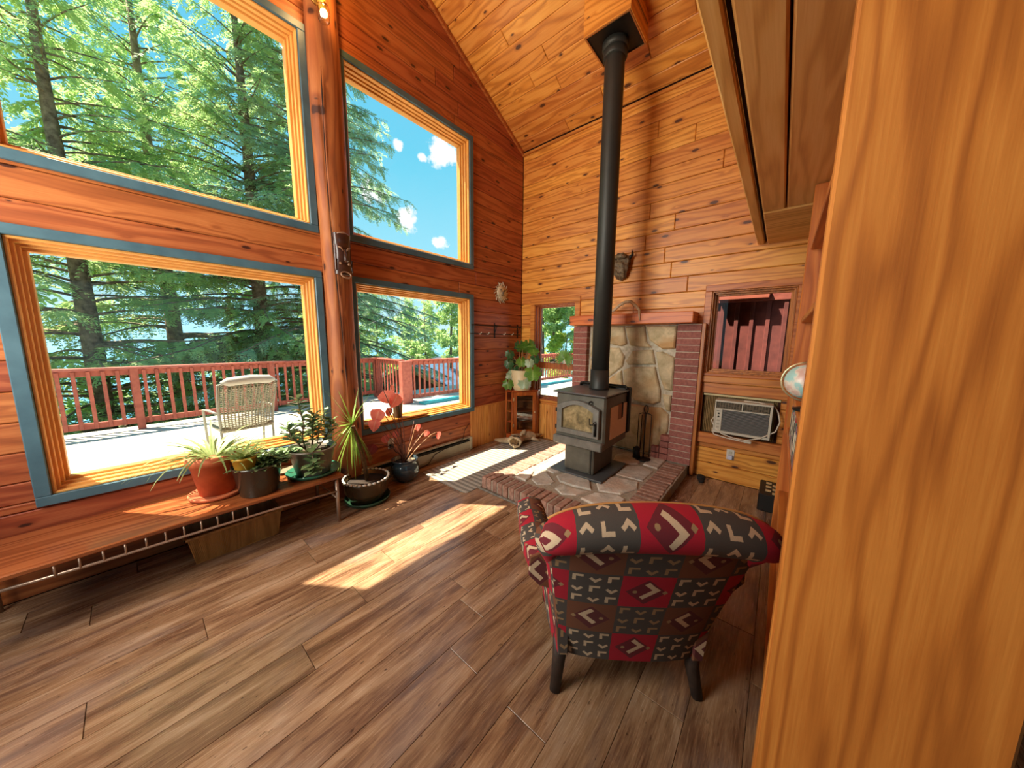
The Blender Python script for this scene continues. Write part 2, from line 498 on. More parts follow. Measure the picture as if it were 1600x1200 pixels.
def boards(parent, mat, holes, x_lo, x_hi, z_lo, topf, frame, seed, pitch=BW, t=.022, splits=True, slope_side=None):
    """Level boards in rows over a wall, cut round its openings; each board is its own part."""
    o_, u_, v_, n_ = frame
    rg = random.Random(seed); z = z_lo
    while True:
        z1 = z + pitch
        tops = [topf(x) for x in (x_lo, x_hi)] + [topf((x_lo + x_hi) / 2)]
        if z >= max(tops) - .01 and z > topf(RX): break
        if z > 5.6: break
        zs = sorted({z, z1} | {h for o in holes for h in (o[2], o[3]) if z + .012 < h < z1 - .012})
        for za, zb in zip(zs[:-1], zs[1:]):
            blocked = sorted((o[0], o[1]) for o in holes if o[2] < (za + zb) / 2 < o[3])
            spans = []; c = x_lo
            for h0, h1 in blocked:
                if h0 > c: spans.append((c, h0))
                c = max(c, h1)
            if c < x_hi: spans.append((c, x_hi))
            for s0, s1 in spans:
                # length cuts
                pts = [s0]; L = s1 - s0
                if splits and L > 2.6: pts.append(s0 + rg.uniform(.35, .65) * L)
                pts.append(s1)
                for p0, p1 in zip(pts[:-1], pts[1:]):
                    g = .0018
                    lo, hi = za + g, zb - g
                    # clip against the roof line
                    poly = [(p0 + g, lo), (p1 - g, lo), (p1 - g, hi), (p0 + g, hi)]
                    poly = clip_roof(poly, topf)
                    if len(poly) >= 3:
                        MB().piece(poly, o_, u_, v_, n_, t, .006).build('plank', mat, parent)
        z = z1

def clip_roof(poly, topf):
    out = []
    f = lambda p: topf(p[0]) - p[1]
    for i in range(len(poly)):
        p, q = poly[i], poly[(i + 1) % len(poly)]
        fp, fq = f(p), f(q)
        if fp >= 0: out.append(p)
        if (fp >= 0) != (fq >= 0):
            a, b2 = p, q
            for _ in range(24):
                mpt = ((a[0] + b2[0]) / 2, (a[1] + b2[1]) / 2)
                if (f(mpt) >= 0) == (fp >= 0): a = mpt
                else: b2 = mpt
            out.append(a)
    # drop doubles
    r = []
    for p in out:
        if not r or (abs(p[0] - r[-1][0]) + abs(p[1] - r[-1][1])) > .004: r.append(p)
    if len(r) > 1 and abs(r[0][0] - r[-1][0]) + abs(r[0][1] - r[-1][1]) < .004: r.pop()
    ar = abs(sum(r[i][0] * r[(i + 1) % len(r)][1] - r[(i + 1) % len(r)][0] * r[i][1] for i in range(len(r)))) / 2 if len(r) > 2 else 0
    return r if ar > 2e-4 else []
NB = (( 0, .022, 0), (1, 0, 0), (0, 0, 1), (0, -1, 0))
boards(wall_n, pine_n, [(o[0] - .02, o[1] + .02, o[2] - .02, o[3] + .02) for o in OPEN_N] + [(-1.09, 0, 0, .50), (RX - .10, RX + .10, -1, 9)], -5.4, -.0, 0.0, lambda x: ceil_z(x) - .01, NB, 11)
# wainscot of upright boards beside the corner
def upright(parent, mat, cuts, z0, z1f, frame, t=.02, name='plank'):
    o_, u_, v_, n_ = frame
    for a, bb in zip(cuts[:-1], cuts[1:]):
        MB().piece([(a + .001, z0), (bb - .001, z0), (bb - .001, z1f), (a + .001, z1f)], o_, u_, v_, n_, t, .003).build(name, mat, parent)
upright(wall_n, pine_z, [-1.10, -.975, -.86, -.75, -.64, -.53, -.42, -.31, -.20, -.09, 0], 0.0, .565, ((0, 0, 0), (1, 0, 0), (0, 0, 1), (0, -1, 0)))
MB().piece([(-1.10, .565), (-.001, .565), (-.001, .575), (-1.10, .575)], (0, 0, 0), (1, 0, 0), (0, 0, 1), (0, -1, 0), .022, .002).build('cap_strip', pine_z, wall_n)

# ------------------------------------------------------------------ east wall (x = 0): openings for the small window, the red-siding window, the cooler
OPEN_E = [(-.95, -.27, .60, 2.02), (-3.24, -2.565, 1.165, 2.02), (-3.20, -2.575, .515, .935)]
W = MB()
ys = sorted({-7.0, 0.17} | {o[0] for o in OPEN_E} | {o[1] for o in OPEN_E})
for a, bb in zip(ys[:-1], ys[1:]):
    mid = (a + bb) / 2; z = -.02
    for h0, h1 in sorted((o[2], o[3]) for o in OPEN_E if o[0] < mid < o[1]) + [(EAVE + .02, None)]:
        W.box(.022, .17, a, bb, z, h0); z = h1
wall_e = struct(W.build('wall_east', lath))
EB = ((.022, 0, 0), (0, 1, 0), (0, 0, 1), (-1, 0, 0))
boards(wall_e, pine_y, [(-.97, -.25, .58, 2.04), (-3.26, -2.545, 1.14, 2.04), (-3.22, -2.555, .50, .95), (-.98, 0, 0, .52), (-2.42, -1.05, 0, 1.68)], -5.0, 0.0, 0.0, lambda y: EAVE - .005, EB, 5)
upright(wall_e, pine_z, [-1.0, -.88, -.76, -.64, -.53, -.42, -.31, -.20, -.09, 0], 0.0, .535, ((0, 0, 0), (0, 1, 0), (0, 0, 1), (-1, 0, 0)))

# crown strips where wall meets ceiling, and in the corner
MB().box(-.03, 0, -7, 0, EAVE - .045, EAVE - .012, .004).build('trim_1', trim_y).update_tag()
c1 = bpy.data.objects['trim_1']; struct(c1)
t = MB(); t.add([(0, -.028, 4.20 - .05), (0, 0, 4.20 - .05), (0, 0, 4.20 - .005), (0, -.028, 4.20 - .005), (RX, -.028, ceil_z(RX) - .05), (RX, 0, ceil_z(RX) - .05), (RX, 0, ceil_z(RX) - .005), (RX, -.028, ceil_z(RX) - .005)],
    [(0, 1, 5, 4), (1, 2, 6, 5), (2, 3, 7, 6), (3, 0, 4, 7), (0, 3, 2, 1), (4, 5, 6, 7)])
struct(t.build('trim_2', trim_z))

# ------------------------------------------------------------------ ceiling, boards running parallel to the ridge
c = MB()
th = .16
for (xa, xb, yo) in ((RX, .30, .45), (RX, -6.2, .45)):
    za, zb = EAVE + RS * -RX if xa == RX else 0, EAVE - RS * .30 if xb > 0 else ceil_z(xb)
    vs = [(xa, yo, za + .03), (xb, yo, zb + .03), (xb, -7.2, zb + .03), (xa, -7.2, za + .03), (xa, yo, za + th + .05), (xb, yo, zb + th), (xb, -7.2, zb + th), (xa, -7.2, za + th + .05)]
    c.add(vs, [(0, 1, 2, 3), (7, 6, 5, 4), (0, 4, 5, 1), (1, 5, 6, 2), (2, 6, 7, 3), (3, 7, 4, 0)])
ceiling = struct(c.build('ceiling', lath))
sl = Vector((-1, 0, RS)).normalized(); nrm = Vector((-RS, 0, -1)).normalized()
LS = -RX / -sl.x * 1.0
LS = abs(RX / sl.x)
rg = random.Random(21); s0 = 0.004; k = 0
pw = .155
while s0 < LS - .01:
    s1 = min(s0 + pw, LS)
    cut = [-0.005] ; e = -rg.uniform(.5, 2.2)
    while e > -4.4: cut.append(e); e -= rg.uniform(1.4, 2.6)
    cut.append(-4.6)
    for a, bb in zip(cut[:-1], cut[1:]):
        MB().piece([(s0 + .0012, bb + .0012), (s1 - .0012, bb + .0012), (s1 - .0012, a - .0012), (s0 + .0012, a - .0012)], (0, 0, EAVE + .03), sl, (0, 1, 0), nrm, .026, .006).build('plank', pine_c, ceiling)
    s0 = s1
# western slope and rear: board faces in broad strips (out of sight)
MB().piece([(0, -7.0), (3.2, -7.0), (3.2, 0), (0, 0)], (RX, 0, ceil_z(RX) + .028), Vector((-1, 0, -RS)).normalized(), (0, 1, 0), Vector((RS, 0, -1)).normalized(), .02, .002).build('panel', pine_y, ceiling)
MB().piece([(0, -7.0), (LS, -7.0), (LS, -4.61), (0, -4.61)], (0, 0, EAVE + .03), sl, (0, 1, 0), nrm, .02, .002).build('panel', pine_y, ceiling)

# west, rear walls, unseen (behind the camera); west opening added for the fill lamp
W = MB()
W.box(-5.60, -5.46, -7.0, .17, 0, .9); W.box(-5.60, -5.46, -7.0, -2.05, .9, 4.195); W.box(-5.60, -5.46, -.25, .17, .9, 4.195); W.box(-5.60, -5.46, -2.05, -.25, 4.05, 4.195)
darkw = wood('darkened_far_boards', axis='x', light=hx('7a5234'), mid=hx('664226'), dark=hx('4a2e1a'))  # unseen walls darkened to keep bounce light off the window wall
struct(W.build('wall_west', darkw))
W = MB(); W.box(-5.6, -5.4, -6.95, -6.81, 0, 4.2); W.box(-2.4, .17, -6.95, -6.81, 0, 4.2); W.box(-5.4, -2.4, -6.95, -6.81, 0, .8); W.box(-5.4, -2.4, -6.95, -6.81, 2.6, 4.2)
W.add([(-5.6, -6.95, 4.2), (.17, -6.95, 4.2), (RX, -6.95, 5.55), (-5.6, -6.81, 4.2), (.17, -6.81, 4.2), (RX, -6.81, 5.55)], [(0, 1, 2), (5, 4, 3), (0, 3, 4, 1), (1, 4, 5, 2), (2, 5, 3, 0)])
struct(W.build('wall_south', darkw))

# ------------------------------------------------------------------ north windows
def window_n(num, x0, x1, z0, z1):
    """Blue-green casing, stepped wooden frame, pane."""
    root = MB(); ow = .058
    for (a, bb, c0, c1) in ((x0 - ow, x1 + ow, z1, z1 + ow), (x0 - ow, x1 + ow, z0 - ow, z0), (x0 - ow, x0, z0, z1), (x1, x1 + ow, z0, z1)):
        root.box(a, bb, -.022, .004, c0, c1, .004)
    r = struct(root.build('window_%d' % num, blue_trim))
    st = MB()
    for i, (d0, d1, w) in enumerate(((-.006, .035, .014), (.035, .07, .028), (.07, .10, .042), (.10, .165, .058))):
        for (a, bb, c0, c1) in ((x0, x1, z1 - w, z1), (x0, x1, z0, z0 + w), (x0, x0 + w, z0 + w, z1 - w), (x1 - w, x1, z0 + w, z1 - w)):
            st.box(a, bb, d0, d1, c0, c1, .003)
    st.build('frame', frame_wood, r)
    if z0 > 2: MB().box(x0 - .08, x1 + .08, .165, .25, z1 + .01, z1 + .05, .004).build('head_cap', frame_wood, r)
    MB().box(x0 + .05, x1 - .05, .118, .123, z0 + .05, z1 - .05).build('pane', paneglass, r)
    return r
for i, o in enumerate(OPEN_N): window_n(i + 1, *o)

# small east window: upper and lower lights with a rail between
def window_e(num, y0, y1, z0, z1, cas, rail=None, depth=.13, wf=.03, steps=3):
    root = MB()
    for (a, bb, c0, c1) in ((y0 - cas, y1 + cas, z1, z1 + cas), (y0 - cas, y0, z0, z1), (y1, y1 + cas, z0, z1)):
        root.box(-.022, .004, a, bb, c0, c1, .004)
    root.box(-.03, .004, y0 - cas, y1 + cas, z0 - .028, z0, .004)
    r = struct(root.build('window_%d' % num, trim_y))
    st = MB()
    for i in range(steps):
        d0 = -.004 + i * .045; w = .012 + i * wf / steps * 1.6
        for (a, bb, c0, c1) in ((y0, y1, z1 - w, z1), (y0, y1, z0, z0 + w), (y0, y0 + w, z0 + w, z1 - w), (y1 - w, y1, z0 + w, z1 - w)):
            st.box(d0, d0 + .045, a, bb, c0, c1, .003)
    if rail: st.box(.01, .11, y0, y1, rail[0], rail[1], .004)
    st.build('frame', trim_z, r)
    if rail:
        MB().box(.10, .105, y0 + .03, y1 - .03, z0 + .03, rail[0]).build('pane', paneglass, r)
        MB().box(.10, .105, y0 + .03, y1 - .03, rail[1], z1 - .03).build('pane', paneglass, r)
    else:
        MB().box(.10, .105, y0 + .03, y1 - .03, z0 + .03, z1 - .03).build('pane', paneglass, r)
    return r
window_e(5, -.95, -.27, .60, 2.02, .078, rail=(1.075, 1.165))
window_e(6, -3.24, -2.565, 1.165, 2.02, .065)
# sill, apron and panels under window 6
w6 = bpy.data.objects['window_6']
MB().box(-.035, 0, -3.30, -2.50, 1.065, 1.137, .006).build('sill', trim_y, w6)
MB().box(-.02, 0, -3.30, -2.50, .95, 1.06, .004).build('apron', trim_y, w6)
MB().box(-.028, 0, -2.565, -2.50, .40, 1.06, .005).build('side_board', trim_z, w6)
MB().box(-.04, 0, -3.30, -2.50, .40, .512, .006).build('ledge', trim_y, w6)
MB().box(-.012, .0, -3.22, -2.57, .925, .945, .002).build('pale_strip', plain('pale_strip', hx('c9b98a'), .6), w6)
g = MB(); yy = -3.20
while yy < -2.58: g.box(.03, .042, yy, yy + .012, .515, .93, .002); yy += .0155
g.build('grooved_panel', plain('tan_grooved_panel', hx('8d6f3c'), .6, nz=1, scale=30, col2=hx('6f5429')), w6)['kind'] = 'stuff'
MB().box(.042, .05, -3.21, -2.57, .50, .94).build('backing', plain('panel_backing', hx('4f3a1b'), .8), w6)

# ------------------------------------------------------------------ ridge post between the windows
def post():
    b = MB()
    def fn(u, v):
        a = u * 2 * pi; z = v * 5.45
        r = .122 + .006 * sin(z * 2.1 + 1) + .004 * sin(3 * a + z) + (.018 if z < .9 else 0) * max(0, (.9 - z))
        groove = -.012 if abs((u * 2 * pi - (4.25 + .22 * sin(z * 1.3))) ) < .05 and .5 < z < 3.4 else 0
        return (RX + (r + groove) * cos(a) * 1.0, min(.018, -.035 + (r + groove) * sin(a) * .85), z)
    b.grid(fn, 72, 90, closeu=True)
    return b.build('ridge_post', post_wood)
tag(post(), 'round peeled log post between the two pairs of windows', 'post')
# dark long crack on the log
b = MB(); pts = []
for i in range(30):
    z = .75 + i * .1; pts.append((RX - .052 + .02 * sin(z * 1.7) + .03 * (2.5 - z) * .4, -.035 - .1035 + .003 * sin(z * 3), z))
b.tube(pts, [.0035 + .002 * sin(i * 1.7) for i in range(30)], 5)
b.build('drying_crack', plain('crack_shadow', hx('20100a'), .9), bpy.data.objects['ridge_post'])

# ------------------------------------------------------------------ loft over the right side: soffit beams seen from below
def lofts():
    t = thing('loft_edge_trim', 'pale trim board running under the loft edge from the far wall', 'trim', (0, 0, 0))
    MB().box(-5.2, -.001, -2.955, -2.90, 2.43, 2.47, .006).build('board', beam_wood, t)
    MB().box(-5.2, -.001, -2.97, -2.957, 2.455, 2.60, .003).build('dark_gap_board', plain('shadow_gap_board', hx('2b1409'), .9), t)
    t = thing('loft_beam', 'broad smooth wooden beam under the loft, closest to the trim board', 'beam', (0, 0, 0))
    MB().box(-5.2, -.95, -3.10, -2.975, 2.43, 2.62, .008).build('timber', beam_wood, t)
    t = thing('loft_beam', 'second loft beam, parallel to the broad one and further from the windows', 'beam', (0, 0, 0))
    MB().box(-5.2, -.95, -3.42, -3.108, 2.432, 2.62, .008).build('timber', beam_wood, t)
    t = thing('cross_beam', 'swirly grained timber crossing under the loft at the far wall', 'beam', (0, 0, 0))
    MB().box(-.94, -.002, -3.60, -2.975, 2.425, 2.62, .01).build('timber', beam_wood_y, t)
    s = MB(); s.box(-5.2, 0, -6.8, -2.97, 2.62, 2.72); o = s.build('ceiling_2', pine_y); o['kind'] = 'structure'; o.name = 'ceiling_loft'
    f = MB(); f.box(-5.2, 0, -6.8, -3.43, 2.50, 2.62); o = f.build('trim_3', beam_wood); struct(o)
lofts()

# ------------------------------------------------------------------ hearth platform
HZ = .10        # mortar bed height; stones and bricks stand a little proud
brick_mat = plain('red_brown_brick', hx('a8695c'), .85, nz=1, scale=38, col2=hx('864f46'), bmp=.5, rnd=.35)
hbrick_mat = plain('hearth_brick', hx('b08a78'), .85, nz=1, scale=30, col2=hx('805a4a'), bmp=.5, rnd=.4)
def stone(name, a, b2, c3, sc=7):
    m, nt, b = new_mat(name)
    v = coords(nt, 'Object', rnd=8.0)
    n = noise(nt, v, sc, 5, .62, .5); n2 = noise(nt, v, sc * .35, 2, .5, .8); n3 = noise(nt, v, 60, 3, .6)
    c = ramp(nt, n, [(.3, b2), (.55, a), (.75, tuple(min(1, q * 1.25) for q in a))])
    c = mixc(nt, ((n2 - .48) * 5).clamp() * .75, c, c3)
    c = mixc(nt, ((n3 - .55) * 4).clamp() * .25, c, hx('4a3f33'))
    oi = nt.nodes.new('ShaderNodeObjectInfo'); hs = nt.nodes.new('ShaderNodeHueSaturation')
    lk(nt, (X(nt, oi.outputs['Random']) * .3 + .85).s, hs.inputs['Value']); lk(nt, c, hs.inputs['Color'])
    lk(nt, hs.outputs[0], b.inputs['Base Color']); b.inputs['Roughness'].default_value = .8
    bump(nt, b, n * .7 + n3 * .3, .6, .02)
    return m
back_stone = stone('tan_fieldstone', hx('d2bd96'), hx('a8966f'), hx('b98648'))
hearth_stone = stone('grey_flagstone', hx('cbc5ba'), hx('a29c92'), hx('bda28c'), 9)

hearth = thing('hearth', 'raised stone hearth edged with upright bricks under the wood stove', 'hearth')
MB().box(-1.824, -.001, -2.49, -.972, 0.0, HZ + .009, .005).build('bed', mortar, hearth)
bk = MB().box(-.10, .10, -.029, .029, 0, .118, .006)
b0 = bk.build('brick', hbrick_mat, hearth)
rg = random.Random(5); first = True
def put(loc, rz=0, rx=0):
    global first
    if first: o = b0; o.location = loc; o.rotation_euler = (rx, 0, rz); first = False
    else: share(b0, loc, (rx, 0, rz), hearth)
n = 21
for i in range(n):        # front edge, bricks on edge, running back from the room
    put((-1.735 + rg.uniform(-.006, .006), -.995 - i * (1.465 / (n - 1)), rg.uniform(-.004, .006)), rg.uniform(-.03, .03), rg.uniform(-.02, .02))
for i in range(20):       # window side and right side, bricks turned across the edge
    x = -1.585 + i * .0735
    if x > -.20 + .12: continue
    put((x, -1.085 + rg.uniform(-.006, .006), rg.uniform(-.003, .005)), pi / 2 + rg.uniform(-.03, .03))
for i in range(20):
    x = -1.585 + i * .0735
    if x > -.14: continue
    put((x, -2.375 + rg.uniform(-.006, .006), rg.uniform(-.003, .005)), pi / 2 + rg.uniform(-.03, .03))
HS = [[(-1.54, -1.38), (-1.34, -1.31), (-1.28, -1.38), (-1.44, -1.59), (-1.5, -1.59), (-1.6, -1.49)],
      [(-1.22, -1.25), (-1.05, -1.26), (-1.11, -1.4), (-1.14, -1.53), (-1.27, -1.47)],
      [(-1.31, -1.53), (-1.15, -1.57), (-1.14, -1.81), (-1.36, -1.94), (-1.40, -1.77), (-1.40, -1.62)],
      [(-1.55, -1.66), (-1.44, -1.65), (-1.43, -1.80), (-1.40, -1.93), (-1.54, -1.88), (-1.61, -1.77)],
      [(-1.11, -1.86), (-.94, -1.98), (-.90, -2.22), (-1.05, -2.26), (-1.26, -2.18), (-1.33, -2.00)],
      [(-1.57, -1.94), (-1.40, -1.99), (-1.30, -2.17), (-1.34, -2.25), (-1.52, -2.26), (-1.60, -2.11)],
      [(-.86, -1.97), (-.58, -1.97), (-.45, -2.10), (-.52, -2.25), (-.84, -2.24)],
      [(-.53, -1.80), (-.30, -1.74), (-.12, -1.82), (-.14, -2.05), (-.42, -2.05), (-.53, -1.94)],
      [(-1.60, -1.22), (-1.40, -1.21), (-1.36, -1.28), (-1.52, -1.35), (-1.61, -1.36)],
      [(-1.00, -1.22), (-.70, -1.21), (-.62, -1.34), (-.80, -1.45), (-1.05, -1.42)],
      [(-.60, -1.22), (-.20, -1.22), (-.12, -1.45), (-.40, -1.60), (-.57, -1.40)],
      [(-.40, -2.10), (-.10, -2.09), (-.10, -2.26), (-.42, -2.26)]]
for i, p in enumerate(HS):
    MB().piece(p, (0, 0, HZ + .008), (1, 0, 0), (0, 1, 0), (0, 0, 1), .010 + .004 * (i % 3), .008).build('flagstone', hearth_stone, hearth)
MB().box(-1.87, -1.845, -2.2, -.94, .0005, .012, .003).build('floor_strip', plain('grey_floor_strip', hx('8f8b80'), .8, nz=1, scale=40, col2=hx('5f5c55')), hearth)

# ------------------------------------------------------------------ stone and brick surround behind the stove
sur = thing('fireplace_surround', 'stone-faced chimney wall between two narrow brick pillars', 'fireplace')
MB().box(-.012, -.001, -2.42, -1.03, .115, 1.685).build('mortar_face', plain('pale_mortar', hx('dcd2bd'), .95, nz=1, scale=25, col2=hx('b0a48c'), bmp=.6), sur)
SB = [[(-1.45, 1.685), (-1.65, 1.68), (-1.7, 1.46), (-1.63, 1.43), (-1.47, 1.46)], [(-1.67, 1.67), (-1.9, 1.68), (-1.93, 1.49), (-2.0, 1.42), (-1.75, 1.44), (-1.70, 1.56)],
      [(-1.92, 1.68), (-2.25, 1.67), (-2.25, 1.42), (-2.12, 1.41), (-1.97, 1.51)], [(-1.45, 1.41), (-1.61, 1.41), (-1.68, 1.3), (-1.66, 1.18), (-1.47, 1.02)],
      [(-1.78, 1.38), (-2.01, 1.4), (-2.05, 1.23), (-1.73, 1.205), (-1.70, 1.25)], [(-1.68, 1.13), (-1.77, 1.18), (-2.05, 1.195), (-2.13, .92), (-2.13, .79), (-2.06, .75), (-1.84, .77), (-1.71, .92)],
      [(-2.05, 1.37), (-2.12, 1.38), (-2.25, 1.32), (-2.26, .93), (-2.17, .94), (-2.10, 1.12)], [(-1.46, .98), (-1.65, 1.13), (-1.68, .92), (-1.62, .82), (-1.46, .84)],
      [(-1.63, .72), (-1.97, .715), (-1.96, .6), (-1.94, .14), (-1.63, .14)], [(-2.0, .71), (-2.15, .72), (-2.24, .65), (-2.24, .45), (-2.11, .15), (-1.96, .14), (-1.98, .6)],
      [(-2.155, .88), (-2.25, .88), (-2.25, .69), (-2.20, .70)], [(-1.24, 1.66), (-1.42, 1.67), (-1.43, 1.30), (-1.30, 1.22), (-1.22, 1.30)],
      [(-1.22, 1.25), (-1.30, 1.19), (-1.43, 1.25), (-1.42, .92), (-1.22, .90)], [(-1.22, .86), (-1.42, .88), (-1.60, .76), (-1.58, .40), (-1.22, .36)], [(-1.22, .32), (-1.58, .36), (-1.60, .14), (-1.22, .14)]]
for i, p in enumerate(SB):
    MB().piece(p, (-.012, 0, 0), (0, 1, 0), (0, 0, 1), (-1, 0, 0), .030 + .008 * (i % 3), .014).build('fieldstone', back_stone, sur)
pb = MB().box(-.05, .05, -.117, .117, -.0325, .0325, .004)
rb = pb.build('brick', brick_mat, sur)
lb_ = MB().box(-.05, .05, -.098, .098, -.0325, .0325, .004).build('brick', brick_mat, sur)
z = .155; k = 0
mort = MB()
while z < 1.68:
    for (o, yc) in ((rb, -2.392), (lb_, -1.092)):
        loc = (-.052 + rg.uniform(-.003, .003), yc + rg.uniform(-.002, .002), z)
        if k == 0: o.location = loc
        else: share(o, loc, (0, 0, 0), sur)
    z += .0745; k += 1
mort.box(-.094, -.004, -2.505, -2.28, .118, 1.686)
MB().box(-.094, -.004, -1.186, -.996, .118, 1.686).build('mortar_joint', plain('brick_mortar2', hx('d2bca8'), .95, nz=1, scale=60, col2=hx('b39a86')), sur)
mort.build('mortar_joint', plain('brick_mortar', hx('d2bca8'), .95, nz=1, scale=60, col2=hx('b39a86')), sur)
# low bricks stepping inward at the foot of the right pillar
fb = MB().box(-.05, .05, -.045, .045, -.0325, .0325, .004).build('brick', brick_mat, sur)
z = .155; q = 0
while z < .45:
    reach = (.45 - z) * .56
    yy = -2.274 + .045
    while yy < -2.274 + reach + .02:
        if q == 0: fb.location = (-.055, yy, z)
        else: share(fb, (-.055, yy, z), (0, 0, 0), sur)
        q += 1; yy += .095
    z += .0745
MB().box(-.10, 0, -2.545, -2.512, .02, 1.69, .003).build('edge_board', trim_z, sur)

m_ = MB().box(-.25, -.001, -2.45, -1.005, 1.692, 1.812, .007).build('mantel_shelf', mantel_wood)
tag(m_, 'thick orange pine mantel beam above the stone fireplace', 'mantel')

# ------------------------------------------------------------------ wood stove
iron = plain('grey_black_stove_steel', hx('6f6a5e'), .45, .25, nz=1, scale=9, col2=hx('585449'), bmp=.05)
iron_d = plain('dark_cast_iron', hx('26231f'), .5, .5, nz=1, scale=30, col2=hx('181614'))
door_m = plain('grey_cast_door', hx('85827a'), .42, .35, nz=1, scale=14, col2=hx('6d6a63'))
st = thing('wood_stove', 'grey freestanding wood stove with an arched glass door on a pedestal', 'stove', (0, 0, 0))
Z0 = .120
MB().box(-1.20, -.55, -1.965, -1.375, Z0, Z0 + .022, .006).build('base_plate', plain('blue_grey_plate', hx('5d6163'), .4, .4), st)
pd = MB(); pd.box(-1.12, -.64, -1.835, -1.505, Z0 + .022, .44, .012); ped = pd.build('pedestal', iron, st)
MB().box(-1.128, -1.118, -1.80, -1.535, .165, .425, .004).build('ash_door', iron, ped)
MB().box(-1.13, -1.12, -1.815, -1.808, .15, .43, .002).build('door_gap', iron_d, ped)
bd = MB(); bd.box(-1.14, -.56, -1.945, -1.395, .425, .965, .018)
body = bd.build('firebox', iron, st)
MB().box(-1.195, -1.12, -1.945, -1.395, .425, .512, .012).build('ash_lip', door_m, st)
MB().box(-1.185, -.53, -1.965, -1.375, .962, .98, .006).build('top_plate', plain('steel_top', hx('7a7a7c'), .32, .5, nz=1, scale=7, col2=hx('5f5e5e')), st)
# arched door
def arch(y0, y1, z0, zs, zc, n=14):
    pts = [(y0, z0), (y1, z0)]
    for i in range(n + 1):
        t = i / n; y = y1 + (y0 - y1) * t; pts.append((y, zs + (zc - zs) * sin(pi * t)))
    return pts
def ring(outer, inner, x0, x1, c=.008):
    b = MB(); n = len(outer)
    vs = [(x1, y, z) for y, z in outer] + [(x0 + c, y, z) for y, z in outer] + [(x0, y + (.0 if 1 else 0), z) for y, z in [((o[0] * .92 + i[0] * .08), (o[1] * .92 + i[1] * .08)) for o, i in zip(outer, inner)]] + [(x0, y, z) for y, z in inner] + [(x1, y, z) for y, z in inner]
    fs = []
    for k in range(4):
        for i in range(n):
            j = (i + 1) % n; fs.append((k * n + i, (k + 1) * n + i, (k + 1) * n + j, k * n + j))
    return b.add(vs, fs)
# side walls of the door lie from -1.43 to -1.905
od = arch(-1.905, -1.432, .548, .835, .905); idr = arch(-1.843, -1.494, .600, .800, .862)
dr = ring(od, idr, -1.190, -1.14).build('door', door_m, st)
def sooty():
    m, nt, b = new_mat('sooty_glass')
    v = coords(nt, 'Object')
    n = noise(nt, v, 9, 5, .6, .6); n2 = noise(nt, v, 26, 4, .6)
    c = ramp(nt, (n * .7 + n2 * .3).clamp(), [(.33, hx('4d4632')), (.48, hx('8b7a55')), (.62, hx('b49e74'))])
    lk(nt, c, b.inputs['Base Color']); b.inputs['Roughness'].default_value = .3
    b.inputs['Coat Weight'].default_value = .5
    return m
gp = MB().piece(arch(-1.85, -1.487, .594, .806, .868), (-1.155, 0, 0), (0, 1, 0), (0, 0, 1), (-1, 0, 0), .006, .002)
gp.build('door_glass', sooty(), dr)
hd = MB(); hd.tube([(-1.19, -1.872, .72), (-1.225, -1.872, .72), (-1.235, -1.865, .70), (-1.235, -1.835, .695)], .006, 6); hd.tube([(-1.235, -1.835, .695), (-1.237, -1.830, .76)], .005, 6)
hd.tube([(-1.20, -1.872, .70), (-1.20, -1.872, .58)], .012, 8)
hd.build('door_handle', iron_d, dr)
for z in (.60, .78): MB().tube([(-1.178, -1.422, z - .02), (-1.178, -1.422, z + .02)], .009, 8).build('hinge', iron_d, st)
kn = MB().tube([(-1.15, -1.80, .905), (-1.185, -1.80, .905), (-1.2, -1.80, .893)], .009, 8).build('draft_knob', iron_d, st)
# side panel and vent
sp_ = MB().piece([(-1.02, .515), (-.60, .515), (-.60, .845), (-.72, .845), (-.72, .69), (-.84, .69), (-.84, .845), (-1.02, .845)], (0, -1.945, 0), (1, 0, 0), (0, 0, 1), (0, -1, 0), .008, .002)
sp_.build('side_shield', plain('copper_tan_side_shield', hx('f0cdae'), .4, .0), st)
MB().box(-.84, -.70, -1.951, -1.944, .69, .85, .002).build('side_recess', plain('side_recess', hx('a5744f'), .5, .1), st)
MB().box(-.735, -.715, -1.958, -1.944, .70, .86, .002).build('side_slot', iron_d, st)
# rear rail
rr = MB(); rr.tube([(-.62, -1.40, .98), (-.62, -1.40, 1.005), (-.60, -1.42, 1.015), (-.60, -1.92, 1.015), (-.62, -1.945, 1.005), (-.62, -1.945, .98)], .012, 8)
rr.box(-.60, -.52, -1.97, -1.37, .50, 1.0, .01)
rr.build('rear_heat_shield', iron_d, st)

